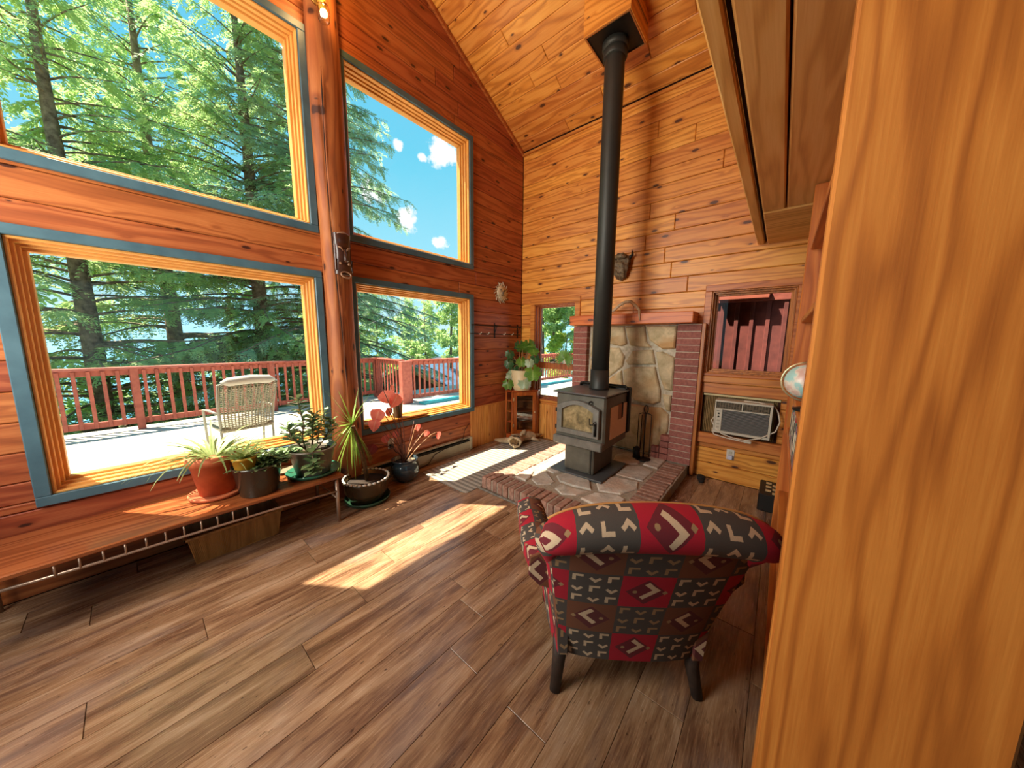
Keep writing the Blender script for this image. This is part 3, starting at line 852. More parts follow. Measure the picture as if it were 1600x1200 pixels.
# flue
pipe_m = plain('black_stove_pipe', hx('393a36'), .5, .4, nz=1, scale=3, col2=hx('2f302d'))
fl = thing('flue_pipe', 'tall black stove pipe rising from the stove to the ceiling box', 'stove pipe', (-.77, -1.70, 0))
MB().lathe([(.105, .981), (.105, 1.0), (.098, 1.02), (.098, 1.19)], 32).build('adapter_collar', pipe_m, fl)
MB().lathe([(.092, 1.18), (.092, 2.6), (.0925, 2.602), (.0925, 4.12), (.092, 4.28)], 32).build('pipe', pipe_m, fl)
MB().lathe([(.105, 4.14), (.112, 4.15), (.112, 4.20), (.105, 4.21)], 32).build('ring', pipe_m, fl)
MB().lathe([(.112, 4.21), (.122, 4.23), (.122, 4.268)], 32).build('ring', pipe_m, fl)
bx = thing('chimney_box', 'square wood-sided box on the ceiling that takes the stove pipe', 'chimney box', (0, 0, 0))
def boxside():
    x0, x1, y0, y1 = -1.01, -.58, -1.93, -1.49; zb = 4.275; t = .02
    for (a, b2, c3, d) in ((x0, x0 + t, y0, y1), (x1 - t, x1, y0, y1), (x0 + t, x1 - t, y0, y0 + t), (x0 + t, x1 - t, y1 - t, y1)):
        zt = lambda x: EAVE - RS * x - .004
        vs = [(a, c3, zb), (b2, c3, zb), (b2, d, zb), (a, d, zb), (a, c3, zt(a)), (b2, c3, zt(b2)), (b2, d, zt(b2)), (a, d, zt(a))]
        MB().add(vs, [(3, 2, 1, 0), (4, 5, 6, 7), (0, 1, 5, 4), (1, 2, 6, 5), (2, 3, 7, 6), (3, 0, 4, 7)]).build('side_panel', pine_y, bx)
    MB().box(x0 + .012, x1 - .012, y0 + .012, y1 - .012, zb + .004, zb + .012).build('metal_plate', iron_d, bx)
    lip = MB()
    for (a, b2, c3, d) in ((x0 + .008, x0 + .02, y0 + .008, y1 - .008), (x1 - .02, x1 - .008, y0 + .008, y1 - .008), (x0 + .02, x1 - .02, y0 + .008, y0 + .02), (x0 + .02, x1 - .02, y1 - .02, y1 - .008)):
        lip.box(a, b2, c3, d, zb - .006, zb + .004)
    lip.build('metal_lip', plain('copper_lip', hx('b98a5a'), .35, .8), bx)
boxside()

# ------------------------------------------------------------------ fire tools
ft = thing('fire_tool_set', 'black wrought iron fire tools hanging on a stand beside the stove', 'fire tools', (-.25, -2.05, .118))
MB().lathe([(.085, 0), (.085, .012), (.03, .02), (.012, .03)], 20).build('foot', iron_d, ft)
MB().tube([(0, 0, .02), (0, 0, .56)], .008, 8).build('stand_pole', iron_d, ft)
rp = MB(); 
for i in range(17):
    pass
rp.tube([(0, .022 * sin(2 * pi * i / 16), .605 + .045 * -cos(2 * pi * i / 16)) for i in range(17)], .006, 6, caps=False); rp.build('ring_handle', iron_d, ft)
MB().tube([(0, -.07, .54), (0, -.04, .555), (0, .04, .555), (0, .07, .54)], .006, 6).build('cross_arm', iron_d, ft)
for k, (yy, tip) in enumerate(((.07, 'brush'), (-.07, 'poker'), (.035, 'shovel'))):
    t = MB(); t.tube([(-.02, yy, .54), (-.02, yy, .13)], .005, 6); o = t.build(tip, iron_d, ft)
    e = MB()
    if tip == 'brush': e.tube([(-.02, yy, .15), (-.02, yy, .10), (-.02, yy, .02)], [.02, .035, .045], 10)
    elif tip == 'shovel': e.box(-.03, -.012, yy - .0, yy + .075, .02, .14, .004)
    else: e.tube([(-.02, yy, .14), (-.02, yy, .05), (-.045, yy, .07)], [.006, .006, .002], 6)
    e.build(tip + '_head', iron_d, o)

# ------------------------------------------------------------------ antler and skull
bone = plain('antler_bone', hx('cbb394'), .5, nz=1, scale=14, col2=hx('a08462'))
an = MB()
pts = [(-.14, -1.38, 1.825), (-.14, -1.47, 1.835), (-.15, -1.56, 1.865), (-.15, -1.63, 1.925), (-.16, -1.70, 1.955), (-.17, -1.77, 1.955), (-.19, -1.84, 1.90), (-.22, -1.89, 1.845), (-.268, -1.91, 1.78), (-.272, -1.92, 1.73)]
an.tube(pts, [.012, .016, .018, .018, .019, .019, .017, .014, .010, .004], 8)
an.tube([(-.155, -1.675, 1.95), (-.18, -1.68, 1.925), (-.19, -1.685, 1.90)], [.012, .008, .003], 6)
an.tube([(-.17, -1.80, 1.935), (-.16, -1.80, 1.88), (-.155, -1.80, 1.817)], [.008, .006, .004], 6)
tag(an.build('antler', bone), 'pale curved antler lying on the mantel beside the stove pipe', 'antler')
sk = thing('buffalo_head', 'small dark carved buffalo head hung on the wall behind the pipe', 'wall ornament', (-.0, -1.585, 2.38))
skm = plain('mottled_bronze', hx('8a765a'), .5, .3, nz=1, scale=45, col2=hx('33261b'), bmp=.8, det=6)
b = MB()
def hf(u, v):
    a = u * 2 * pi; zz = .13 - .28 * v
    w = (.09 * (1 - v) ** .6 + .035) * (1 - .85 * max(0, v - .92) / .08); dpt = .04 + .07 * sin(pi * min(1, v * 1.05)) ** .6
    rr = 1 + .08 * sin(7 * a + 9 * v) + .06 * sin(23 * v + 3 * a)
    return (-.02 - max(0, dpt * (.5 + .5 * cos(a))) * rr, w * sin(a) * rr, zz)
b.grid(hf, 28, 22, closeu=True); b.build('head', skm, sk)
MB().ball((-.08, 0, .125), .07, 14, 8, (.9, 1.1, .55), .18, 4).build('mane', skm, sk)
for s in (-1, 1):
    MB().tube([(-.05, s * .06, .09), (-.06, s * .105, .105), (-.07, s * .135, .14), (-.075, s * .125, .185)], [.024, .020, .014, .004], 8).build('horn', iron_d, sk)
    MB().ball((-.05, s * .085, .05), .025, 8, 6, (.6, 1.2, .7)).build('ear', skm, sk)

# ------------------------------------------------------------------ north wall ornaments
sf = thing('sun_face_plaque', 'silvery sun face ornament with ray points on the wall by the corner', 'wall ornament', (-.475, 0, 2.165))
sfm = plain('antique_silver', hx('e6dcc2'), .45, .15, nz=1, scale=40, col2=hx('a39678'))
MB().lathe([(.0, .0), (.098, .0), (.098, .012), (.07, .026), (.0, .032)], 28).build('face', sfm, sf).rotation_euler = (pi / 2, 0, 0)
for i in range(20):
    a = 2 * pi * i / 20; r1 = .155 if i % 2 == 0 else .14
    p = [(cos(a - .13) * .092, sin(a - .13) * .092), (cos(a + .13) * .092, sin(a + .13) * .092), (cos(a + .10) * r1 * .85, sin(a + .10) * r1 * .85), (cos(a + .16) * r1, sin(a + .16) * r1), (cos(a - .02) * r1 * .86, sin(a - .02) * r1 * .86)]
    MB().piece(p, (0, 0, 0), (1, 0, 0), (0, 0, 1), (0, -1, 0), .012, .002).build('ray', sfm, sf)
fe = MB(); fe.ball((0, -.036, -.002), .014, 8, 6, (.7, .8, 1.6))
for s in (-1, 1): fe.ball((s * .035, -.028, .022), .011, 8, 6, (1.3, .6, .7))
fe.tube([(-.035, -.026, -.03), (-.015, -.033, -.044), (.015, -.033, -.044), (.035, -.026, -.03)], .005, 6)
for s in (-1, 1): fe.tube([(s * .05, -.024, .036), (s * .035, -.031, .043), (s * .018, -.031, .036)], .004, 6)
fe.build('features', plain('darker_silver', hx('5f5546'), .5, .4), sf)

hk = thing('hook_rack', 'black iron wall rack with hooks beside the big window', 'rack', (0, 0, 0))
rl = MB()
rl.tube([(-1.10, -.05, 1.685), (-.06, -.05, 1.685)], .007, 6); rl.tube([(-1.10, -.02, 1.575), (-.06, -.02, 1.575)], .007, 6); rl.build('rail', iron_d, hk)
for x in (-1.08, -.62, -.10):
    t = MB(); t.box(x - .010, x + .010, -.008, 0, 1.52, 1.73, .002); t.tube([(x, -.008, 1.70), (x, -.06, 1.69)], .006, 6); t.tube([(x, -.008, 1.59), (x, -.05, 1.68)], .004, 6)
    t.build('bracket', iron_d, hk)
hm = plain('pale_hook_tip', hx('cfc4ae'), .4, .3)
for x in (-.95, -.80, -.46, -.28):
    t = MB(); t.tube([(x, -.02, 1.58), (x, -.05, 1.565), (x, -.07, 1.585)], .004, 6); t.ball((x, -.07, 1.59), .009, 8, 6); t.build('hook', hm, hk)

mk = thing('carved_mask', 'long dark carved wooden mask hanging on the log post', 'mask', (RX + .01, -.143, 2.20))
mkm = plain('dark_carved_wood', hx('4d2a1c'), .35, nz=1, scale=18, col2=hx('2b150e'), coat=.4)
b = MB()
def mf(u, v):
    a = (u - .5) * pi; w = .075 * (1 - .18 * sin(pi * v) ** 2); z = .19 - .34 * v
    d = .045 * cos(a) ** .8
    if .18 < v < .30: d -= .008 * sin((v - .18) / .12 * pi)
    return (w * sin(a), -d, z)
b.grid(mf, 14, 20); b.build('face', mkm, mk)
MB().box(-.07, .07, -.012, .0, -.15, .19, .004).build('back', mkm, mk)
mkl = plain('mask_highlight', hx('8f6a50'), .4)
nose = MB().tube([(0, -.05, .06), (0, -.062, .0), (0, -.075, -.045)], [.008, .012, .018], 8).build('nose', mkm, mk)
for s in (-1, 1):
    MB().tube([(s * .05, -.040, .075), (s * .03, -.05, .07), (s * .012, -.052, .045)], .006, 6).build('brow', mkl, mk)
    MB().ball((s * .035, -.042, -.06), .014, 8, 6, (1, .7, .8)).build('cheek', mkl, mk)
    MB().box(s * .068 - .008, s * .068 + .008, -.03, .0, -.12, -.02, .003).build('ear', mkm, mk)
mp = MB(); mp.tube([(.042 * cos(2 * pi * i / 20), -.055 + .012 * sin(2 * pi * i / 20), -.155 + .026 * sin(2 * pi * i / 20)) for i in range(21)], .007, 6, caps=False); mp.build('lips', mkl, mk)
tp_ = MB().tube([(-.05, -.03, .185), (0, -.045, .20), (.05, -.03, .185)], .007, 6).build('headband', mkl, mk)

# lamp high on the post
lp = thing('post_lamp', 'small amber wall lamp with a clear glass shade high on the log post', 'lamp', (-2.80, -.20, 4.06))
def emis(name, col, s):
    m, nt, b = new_mat(name); b.inputs['Emission Color'].default_value = (*col, 1); b.inputs['Emission Strength'].default_value = s; return m
MB().lathe([(.0, .0), (.06, .0), (.06, .02), (0, .03)], 20).build('wall_plate', plain('brass', hx('b88a45'), .3, .9), lp).rotation_euler = (pi / 2, 0, 0)
bpy.data.objects['wall_plate'].location = (0, .06, .06)
MB().tube([(0, .05, .06), (0, .0, .07), (.0, -.02, .02)], .01, 8).build('arm', bpy.data.materials['brass'], lp)
MB().tube([(0, -.02, .03), (.01, -.025, -.05)], .028, 12).build('socket', plain('amber_socket', hx('d9a03a'), .4), lp)
MB().ball((.015, -.028, -.085), .028, 12, 8).build('bulb', emis('lamp_glow', (1, .62, .25), 3.5), lp)
sh = glass('clear_glass_shade', (.9, .88, .85), 2.0)
MB().lathe([(.034, -.03), (.045, -.06), (.047, -.09), (.038, -.14), (.025, -.15)], 20, (.012, -.027, 0)).build('glass_shade', sh, lp)
pl_ = bpy.data.lights.new('post_lamp_light', 'POINT'); pl_.energy = 10; pl_.color = (1, .55, .18); pl_.shadow_soft_size = .04
o = bpy.data.objects.new('post_lamp_light', pl_); COL.objects.link(o); o.location = (-2.82, -.34, 4.16)

# ------------------------------------------------------------------ armchair
def fabric():
    m, nt, b = new_mat('woven_southwest_fabric')
    t = nt.nodes.new('ShaderNodeTexCoord'); sx = nt.nodes.new('ShaderNodeSeparateXYZ'); lk(nt, t.outputs['UV'], sx.inputs[0])
    U = X(nt, sx.outputs[0]); V = X(nt, sx.outputs[1])
    wob = noise(nt, t.outputs['UV'], 60, 2, .5)
    cu = U / .172 + (wob - .5) * .02; cv = V / .165 + (wob - .5) * .02
    iu, iv = cu.floor(), cv.floor()
    a = cu - iu - .5; c = cv - iv - .5
    par = (iu + iv).mod(2.0)            # 0 emblem cell, 1 nine small marks
    rowp = iv.mod(2.0)
    red, brown, char, maroon, cream, tan = hx('a60826'), hx('6e4128'), hx('48413b'), hx('551a22'), hx('c9b090'), hx('9a7b55')
    # emblem: dark lozenge, cream chevron, a dot and a small arrow head
    loz = (a.abs() + c.abs()).lt(.40)
    flip = rowp * 2.0 - 1.0
    r1 = (a * flip + c) * .7071; r2 = (a * flip - c) * .7071
    barA = (r1 + .08).abs().lt(.055) * (r2 + .02).abs().lt(.22)
    barB = (r2 + .18).abs().lt(.055) * (r1 - .04).abs().lt(.17)
    chev = barA.mx(barB)
    dot = (((a * flip - .22) * (a * flip - .22)) + c * c).lt(.0022)
    arrow = ((a * flip + .36).abs() + c.abs() * .9).lt(.06)
    base_e = mixc(nt, rowp, red, brown)
    base_e = mixc(nt, loz * .85, base_e, maroon)
    e = mixc(nt, chev, base_e, cream); e = mixc(nt, dot.mx(arrow), e, tan)
    # 3 x 3 field of small L marks, each turned a different way
    su = (a + .5) * 3.0; sv = (c + .5) * 3.0
    ju, jv = su.floor(), sv.floor()
    p = su - ju - .5; q = sv - jv - .5
    odd = (ju + jv).mod(2.0)
    p2 = (p + q) * .7071; q2 = (q - p) * .7071
    L1 = ((p + .20).abs().lt(.10) * (q - .02).abs().lt(.30)).mx((q - .22).abs().lt(.10) * (p - .02).abs().lt(.30))
    L2 = ((p2 + .16).abs().lt(.10) * (q2 + .0).abs().lt(.26)).mx((q2 + .16).abs().lt(.10) * (p2 - .0).abs().lt(.26))
    s = L1 * (odd * -1.0 + 1.0) + L2 * odd
    g = mixc(nt, s * .9, char, mixc(nt, rowp, cream, tan))
    col = mixc(nt, par, e, g)
    nz = noise(nt, t.outputs['UV'], 420, 2, .6)
    col = mixc(nt, ((nz - .4) * 1.5).clamp() * .35, col, hx('2c231e'))
    lk(nt, col, b.inputs['Base Color']); b.inputs['Roughness'].default_value = .92
    b.inputs['Sheen Weight'].default_value = .0
    bump(nt, b, nz, .35, .002)
    return m
fab = fabric()
dkleg = plain('dark_worn_leg', hx('3a2a20'), .6, nz=1, scale=25, col2=hx('231812'))
ch = thing('armchair', 'red and charcoal patterned roll-back armchair seen from behind', 'armchair', (-2.775, -2.80, 0), atan2(-.79, .612))
mu = lambda u, v: (u, v)
b = MB()
def bp(u, v):
    z = .185 + .64 * v; hw = .275 + .085 * v ** .9; x = (2 * u - 1) * hw
    return (x, -.015 - .185 * v ** 1.15 + .02 * (2 * u - 1) ** 4 - .012 * cos((2 * u - 1) * pi / 2), z)
b.grid(bp, 20, 18, uvf=lambda u, v: ((2 * u - 1) * (.275 + .05 * v) + .086 + .172 * 4, (.64 * v) + .33)); 
back = b.build('back_panel', fab, ch)
b = MB()
def ip(u, v):       # inside of the back, padded
    z = .36 + .50 * v; hw = .30 + .05 * v; x = (2 * u - 1) * hw
    return (x, .10 - .20 * v ** 1.15 + .035 * cos((2 * u - 1) * pi / 2) , z)
b.grid(lambda u, v: ip(1 - u, v), 16, 12, uvf=lambda u, v: (u * .62, v * .5)); b.build('backrest', fab, ch)
b = MB()            # sides of the back
for s in (-1, 1):
    def sd(u, v, s=s):
        z = .185 + .64 * v; hw = .275 + .085 * v ** .9
        y0 = -.015 - .185 * v ** 1.15 + .02; y1 = .16 - .26 * v
        y = y0 + (y1 - y0) * u; return (s * (hw + .02 * sin(pi * u)), y, z)
    b.grid((lambda u, v, s=s: sd(u if s > 0 else 1 - u, v, s)), 6, 12, uvf=lambda u, v: (u * .2, v * .64))
b.build('back_sides', fab, ch)
# roll along the top, arched, with rounded drum ends
b = MB(); 
def roll(u, v):
    s_ = 2 * u - 1
    x = s_ * .408 + .012
    e = max(0.0, 1 - abs(s_) ** 9) ** .5
    rr = .078 * e * (1 + .06 * cos(s_ * pi))
    yc = -.185; zc = .842 + .040 * (1 - s_ * s_) - .02 * s_ ** 4
    a = v * 2 * pi
    return (x, yc + rr * cos(a) * 1.08, zc + rr * sin(a) * .92)
b.grid(lambda u, v: roll(u, 1 - v), 40, 22, uvf=lambda u, v: ((2 * u - 1) * .36 + .086 + .172 * 4, (1 - v) * .335 + .278))
b.build('back_roll', fab, ch)
pp = MB(); pp.tube([((2 * i / 24 - 1) * .375 + .012, -.150, .910 + .040 * (1 - (2 * i / 24 - 1) ** 2) - .03 * (2 * i / 24 - 1) ** 6) for i in range(25)], .005, 6)
pp.build('piping', plain('tan_piping', hx('b98448'), .7), ch)
# wings: the drum ends run on down into the back edge
for s in (-1, 1):
    w = MB(); w.tube([(s * .355, -.165, .82), (s * .350, -.12, .76), (s * .335, -.07, .68), (s * .325, -.03, .60)], [.055, .048, .035, .02], 12)
    for k in range(len(w.uv)): w.uv[k] = [(w.v[i][0] + w.v[i][1] * .8 + .5, w.v[i][2]) for i in w.f[k]]
    w.build('wing', fab, ch)
for s in (-1, 1):
    b = MB()
    def arm(u, v, s=s):
        y = -.02 + .53 * u
        # outline of the arm's section: outer side up, roll over the top, down to the seat
        P = [(.315, .20), (.335, .40), (.345, .50), (.40, .515), (.445, .56), (.44, .62), (.38, .65), (.315, .635), (.285, .57), (.275, .45), (.275, .36)]
        f = v * (len(P) - 1); i = min(int(f), len(P) - 2); t = f - i
        x = P[i][0] + (P[i + 1][0] - P[i][0]) * t; z = P[i][1] + (P[i + 1][1] - P[i][1]) * t
        x += .04 * u; z += (.02 * (1 - u) - .03 * u) if z > .5 else 0
        x -= .02 * max(0, 1 - u * 4)
        return (s * x, y, z)
    b.grid((lambda u, v, s=s: arm(u if s < 0 else 1 - u, v, s)), 14, 24, uvf=lambda u, v: (u * .66 + .05, v * .82))
    ao = b.build('arm', fab, ch)
    fc = MB().piece([(.315, .20), (.345, .50), (.39, .52), (.425, .56), (.42, .615), (.37, .645), (.315, .63), (.285, .57), (.275, .36), (.275, .20)], (s * .04, .51, -.03), (s, 0, 0), (0, 0, 1), (0, 1, 0), .02, .006)
    for k in range(len(fc.uv)): fc.uv[k] = [(fc.v[i][0] + fc.v[i][1], fc.v[i][2]) for i in fc.f[k]]
    fc.build('arm_front', fab, ao)
    fd = MB().piece([(.295, .20), (.325, .50), (.38, .515), (.425, .56), (.42, .64), (.36, .67), (.295, .655), (.265, .57), (.255, .36), (.255, .20)], (0, -.018, 0), (s, 0, 0), (0, 0, 1), (0, -1, 0), .012, .004)
    for k in range(len(fd.uv)): fd.uv[k] = [(fd.v[i][0] + .3, fd.v[i][2]) for i in fd.f[k]]
    fd.build('arm_back', fab, ao)
sb = MB().box(-.31, .31, -.0, .53, .20, .34, .02)
for k in range(len(sb.uv)): sb.uv[k] = [(sb.v[i][0] + .5, sb.v[i][1] + sb.v[i][2]) for i in sb.f[k]]
sb.build('seat_frame', fab, ch)
sc_ = MB().box(-.27, .27, .10, .57, .335, .46, .035)
for k in range(len(sc_.uv)): sc_.uv[k] = [(sc_.v[i][0] + .5, sc_.v[i][1] + sc_.v[i][2]) for i in sc_.f[k]]
sc_.build('seat_cushion', fab, ch)
for (x, y, w) in ((-.285, .025, 1), (.285, .025, 1), (-.30, .47, 0), (.30, .47, 0)):
    l = MB()
    if w: l.tube([(x * .98, y, .24), (x, y - .0, .12), (x * 1.06, y - .03, .0)], [.034, .028, .022], 10)
    else: l.lathe([(.022, 0), (.03, .03), (.026, .08), (.034, .13), (.034, .21)], 14, (x, y, 0))
    l.build('leg', dkleg, ch)

# ------------------------------------------------------------------ runner rug
def rugm():
    m, nt, b = new_mat('grey_woven_runner')
    v = coords(nt, 'Object'); sx = nt.nodes.new('ShaderNodeSeparateXYZ'); lk(nt, v, sx.inputs[0])
    x, y = X(nt, sx.outputs[0]), X(nt, sx.outputs[1])
    st_ = ((x * 16.0 + (noise(nt, v, 3, 1) * .3)).frac() - .5).abs() * 2.0
    dash = ((y * 70.0).frac().gt(.4)) * ((x * 48.0).frac().gt(.45))
    n = noise(nt, v, 120, 2, .6)
    c = ramp(nt, (st_ * .6 + n * .4).clamp(), [(.3, hx('7e7a70')), (.55, hx('a59f92')), (.8, hx('c2bcae'))])
    c = mixc(nt, dash * .55, c, hx('5d5750'))
    lk(nt, c, b.inputs['Base Color']); b.inputs['Roughness'].default_value = .95
    bump(nt, b, n * .5 + dash * .5, .4, .003); return m
def rr_poly(x0, x1, y0, y1, r, n=6):
    P = []
    for cx, cy, a0 in ((x1 - r, y1 - r, 0), (x0 + r, y1 - r, 90), (x0 + r, y0 + r, 180), (x1 - r, y0 + r, 270)):
        for i in range(n + 1): a = radians(a0 + 90 * i / n); P.append((cx + r * cos(a), cy + r * sin(a)))
    return P
rug = MB().piece(rr_poly(-2.03, -.10, -.945, -.20, .05), (0, 0, 0), (1, 0, 0), (0, 1, 0), (0, 0, 1), .008, .003, .0005).build('runner_rug', rugm())
tag(rug, 'grey woven runner rug with sunlight on it between window wall and hearth', 'rug')

# ------------------------------------------------------------------ driftwood
drift_m = plain('bleached_driftwood', hx('cbb594'), .8, nz=1, scale=9, col2=hx('8d7452'), bmp=.7, det=6)
dw = thing('driftwood', 'gnarled bleached driftwood log lying on the rug before the corner cabinet', 'driftwood', (-.47, -.40, .009))
LP = [Vector(p) for p in ((-.22, -.06, .088), (-.12, -.02, .085), (0, .0, .08), (.10, -.01, .085), (.18, -.03, .075), (.26, -.07, .05))]
def dwf(u, v):
    f = u * (len(LP) - 1); i = min(int(f), len(LP) - 2); p = LP[i].lerp(LP[i + 1], f - i); a = v * 2 * pi
    r = (.085 - .035 * u) * (1 + .16 * sin(u * 9 + 1) + .10 * sin(3 * a + 6 * u) + .04 * sin(9 * a + 3 * u))
    if u > .96: r *= .5
    d = (LP[i + 1] - LP[i]).normalized(); s = d.cross(Vector((0, 0, 1))).normalized(); t = s.cross(d)
    q = p + s * (r * cos(a)) + t * (r * sin(a)); q.z = max(q.z, .001); return q
b = MB(); b.grid(dwf, 40, 26); b.build('log', drift_m, dw)
ax = Vector((-.80, -.55, .10)).normalized(); s_x = ax.cross(Vector((0, 0, 1))).normalized(); t_x = s_x.cross(ax); rc = Vector((-.235, -.072, .092))
def rim(u, v):
    a = u * 2 * pi; q = v * 2 * pi; R = .070 + .012 * sin(2 * a + 1) + .004 * sin(7 * a); r = .020 + .007 * sin(3 * a) + .003 * sin(8 * a)
    p = rc + ax * (r * sin(q) * 1.5 - .012 * cos(a * 2)) + (s_x * cos(a) + t_x * sin(a)) * (R + r * cos(q)); p.z = max(p.z, .001); return p
b = MB(); b.grid(rim, 36, 12, closeu=True); b.build('hollow_rim', drift_m, dw)
h_ = MB().ball((0, 0, 0), .064, 14, 8, (.25, 1, 1)); h_ = h_.build('hollow', plain('rotten_wood_core', hx('8a6840'), .95, nz=1, scale=25, col2=hx('3a2614')), dw); h_.location = rc - ax * .005; h_.rotation_euler = (0, 0, atan2(ax.y, ax.x))
for pts, rad in (([(-.14, .0, .07), (-.19, .12, .06), (-.22, .22, .045), (-.235, .30, .04)], [.05, .042, .032, .018]), ([(.04, .0, .12), (.06, -.01, .165), (.075, -.02, .185)], [.05, .032, .010]), ([(-.05, -.03, .10), (-.06, -.05, .15), (-.07, -.06, .17)], [.03, .02, .006]),
                 ([(.20, -.03, .07), (.30, -.06, .06), (.38, -.10, .07)], [.045, .028, .010]), ([(.16, -.06, .05), (.20, -.12, .03), (.24, -.17, .014)], [.035, .022, .008])):
    MB().tube(pts, rad, 10).build('branch_stub', drift_m, dw)

# ------------------------------------------------------------------ corner cabinet with glazed door
cab = thing('corner_cabinet', 'small reddish wooden corner curio cabinet with glass door and open side shelves', 'cabinet', (-.27, -.295, 0), atan2(-.25, .30))
# local: x runs along the front, front faces -y
CW = .195
CAB_H = .755
pl_top = [(-CW, 0), (CW, 0), (.245, .06), (.06, .32), (-.03, .32), (-.26, .08)]
MB().piece([(-CW - .015, -.015), (CW + .015, -.015), (.25, .05), (.05, .33), (-.02, .33), (-.275, .07)], (0, 0, CAB_H - .022), (1, 0, 0), (0, 1, 0), (0, 0, 1), .022, .005).build('top', cherry, cab)
MB().piece([(-CW, 0), (CW, 0), (.235, .05), (.05, .31), (-.02, .31), (-.26, .07)], (0, 0, .0), (1, 0, 0), (0, 1, 0), (0, 0, 1), .08, .004).build('base', cherry, cab)
for zz in (.26, .42, .58):
    MB().piece([(-CW + .01, .02), (CW - .01, .02), (.22, .06), (.05, .29), (-.02, .29), (-.25, .07)], (0, 0, zz), (1, 0, 0), (0, 1, 0), (0, 0, 1), .014, .002).build('shelf', cherry, cab)
MB().box(-CW - .002, -CW + .028, .0, .03, .08, CAB_H - .022, .003).build('post', cherry, cab)
MB().box(-.275, -.255, .065, .09, .08, CAB_H - .022, .003).build('post', cherry, cab)
MB().box(CW - .02, CW + .002, .0, .03, .08, CAB_H - .022, .003).build('post', cherry, cab)
MB().add([(CW, .01, .08), (.24, .06, .08), (.055, .315, .08), (-.02, .315, .08), (CW, .01, .73), (.24, .06, .73), (.055, .315, .73), (-.02, .315, .73), (CW - .01, .02, .08), (.228, .062, .08), (.05, .303, .08), (-.02, .303, .08), (CW - .01, .02, .73), (.228, .062, .73), (.05, .303, .73), (-.02, .303, .73)],
         [(0, 1, 5, 4), (1, 2, 6, 5), (2, 3, 7, 6), (9, 8, 12, 13), (10, 9, 13, 14), (11, 10, 14, 15), (4, 5, 13, 12), (5, 6, 14, 13), (6, 7, 15, 14), (3, 11, 15, 7)]).build('back_panel', trim_z, cab)
d = MB(); DX0, DX1 = -CW + .028, CW - .02
for (a, b2, c3, e) in ((DX0, DX0 + .05, .09, .725), (DX1 - .05, DX1, .09, .725), (DX0 + .05, DX1 - .05, .09, .145), (DX0 + .05, DX1 - .05, .67, .725)):
    d.box(a, b2, -.018, .004, c3, e, .003)
dd = d.build('door', cherry, cab)
MB().box(DX0 + .045, DX1 - .045, -.006, -.002, .14, .675).build('door_glass', glass('cabinet_glass', (.75, .76, .76), 1.6), dd)
brs = plain('bright_hinge', hx('d8c9a0'), .3, .8)
for zz in (.22, .62): MB().box(DX0 - .012, DX0 + .008, -.022, -.014, zz - .025, zz + .025, .002).build('hinge', brs, dd)
MB().ball((DX1 - .02, -.028, .42), .011, 10, 6).build('door_knob', brs, dd)
# plates standing inside
wht = plain('white_glaze', hx('e2ddd2'), .25)
pt = MB().lathe([(.03, .0), (.035, .005), (.10, .018), (.103, .022), (.095, .018), (.03, .01), (0, .01)], 28).build('serving_plate', wht)
pt.location = (-.22, -.215, .275); tag(pt, 'white plate resting on the lowest inner shelf behind the cabinet glass', 'plate')

# ------------------------------------------------------------------ ivory pot with big lobed leaves on the cabinet
stem_g = plain('pink_green_stem', hx('9a7a55'), .5, nz=1, scale=30, col2=hx('7a5238'))
def leafmat(name, a, b2, vein, rough=.35, tr=.25):
    m, nt, b = new_mat(name)
    t = nt.nodes.new('ShaderNodeTexCoord'); sx = nt.nodes.new('ShaderNodeSeparateXYZ'); lk(nt, t.outputs['UV'], sx.inputs[0])
    u, v = X(nt, sx.outputs[0]), X(nt, sx.outputs[1])
    mid = ((u - .5).abs() * -14.0 + 1.0).clamp()
    side = (((v * 9.0 + (u - .5).abs() * 6.0)).frac() - .5).abs().lt(.07)
    n = noise(nt, coords(nt, 'Object', rnd=4.0), 12, 3, .6)
    c = ramp(nt, n, [(.3, a), (.7, b2)])
    c = mixc(nt, (mid.mx(side * .6)) * .6, c, vein)
    lk(nt, c, b.inputs['Base Color']); b.inputs['Roughness'].default_value = rough
    out = nt.nodes['Material Output']; tl = nt.nodes.new('ShaderNodeBsdfTranslucent'); lk(nt, c, tl.inputs[0])
    mx = nt.nodes.new('ShaderNodeMixShader'); mx.inputs[0].default_value = tr
    lk(nt, b.outputs[0], mx.inputs[1]); lk(nt, tl.outputs[0], mx.inputs[2]); lk(nt, mx.outputs[0], out.inputs[0])
    return m
green_l = leafmat('bright_green_leaf', hx('3d6b22'), hx('6f9b35'), hx('a9c46a'))
green_d = leafmat('deep_green_leaf', hx('27492a'), hx('3f6b3a'), hx('7c9c6a'))
pale_g = leafmat('pale_green_leaf', hx('7f9f74'), hx('b5c9a5'), hx('d5dfc4'))
iv = thing('ivory_planter', 'ivory pot with broad scalloped green leaves on the corner cabinet', 'potted plant', (-.27, -.235, CAB_H))
MB().lathe([(.115, 0), (.12, .015), (.14, .05), (.142, .058), (.136, .062), (.165, .29), (.168, .30), (.158, .30), (.15, .26), (0, .26)], 32).build('pot', plain('ivory_glaze', hx('dccba4'), .45, nz=1, scale=5, col2=hx('cdb98c')), iv)
MB().lathe([(0, .255), (.15, .262), (.0, .275)], 20).build('soil', plain('potting_soil', hx('33251b'), .95, bmp=.6), iv)
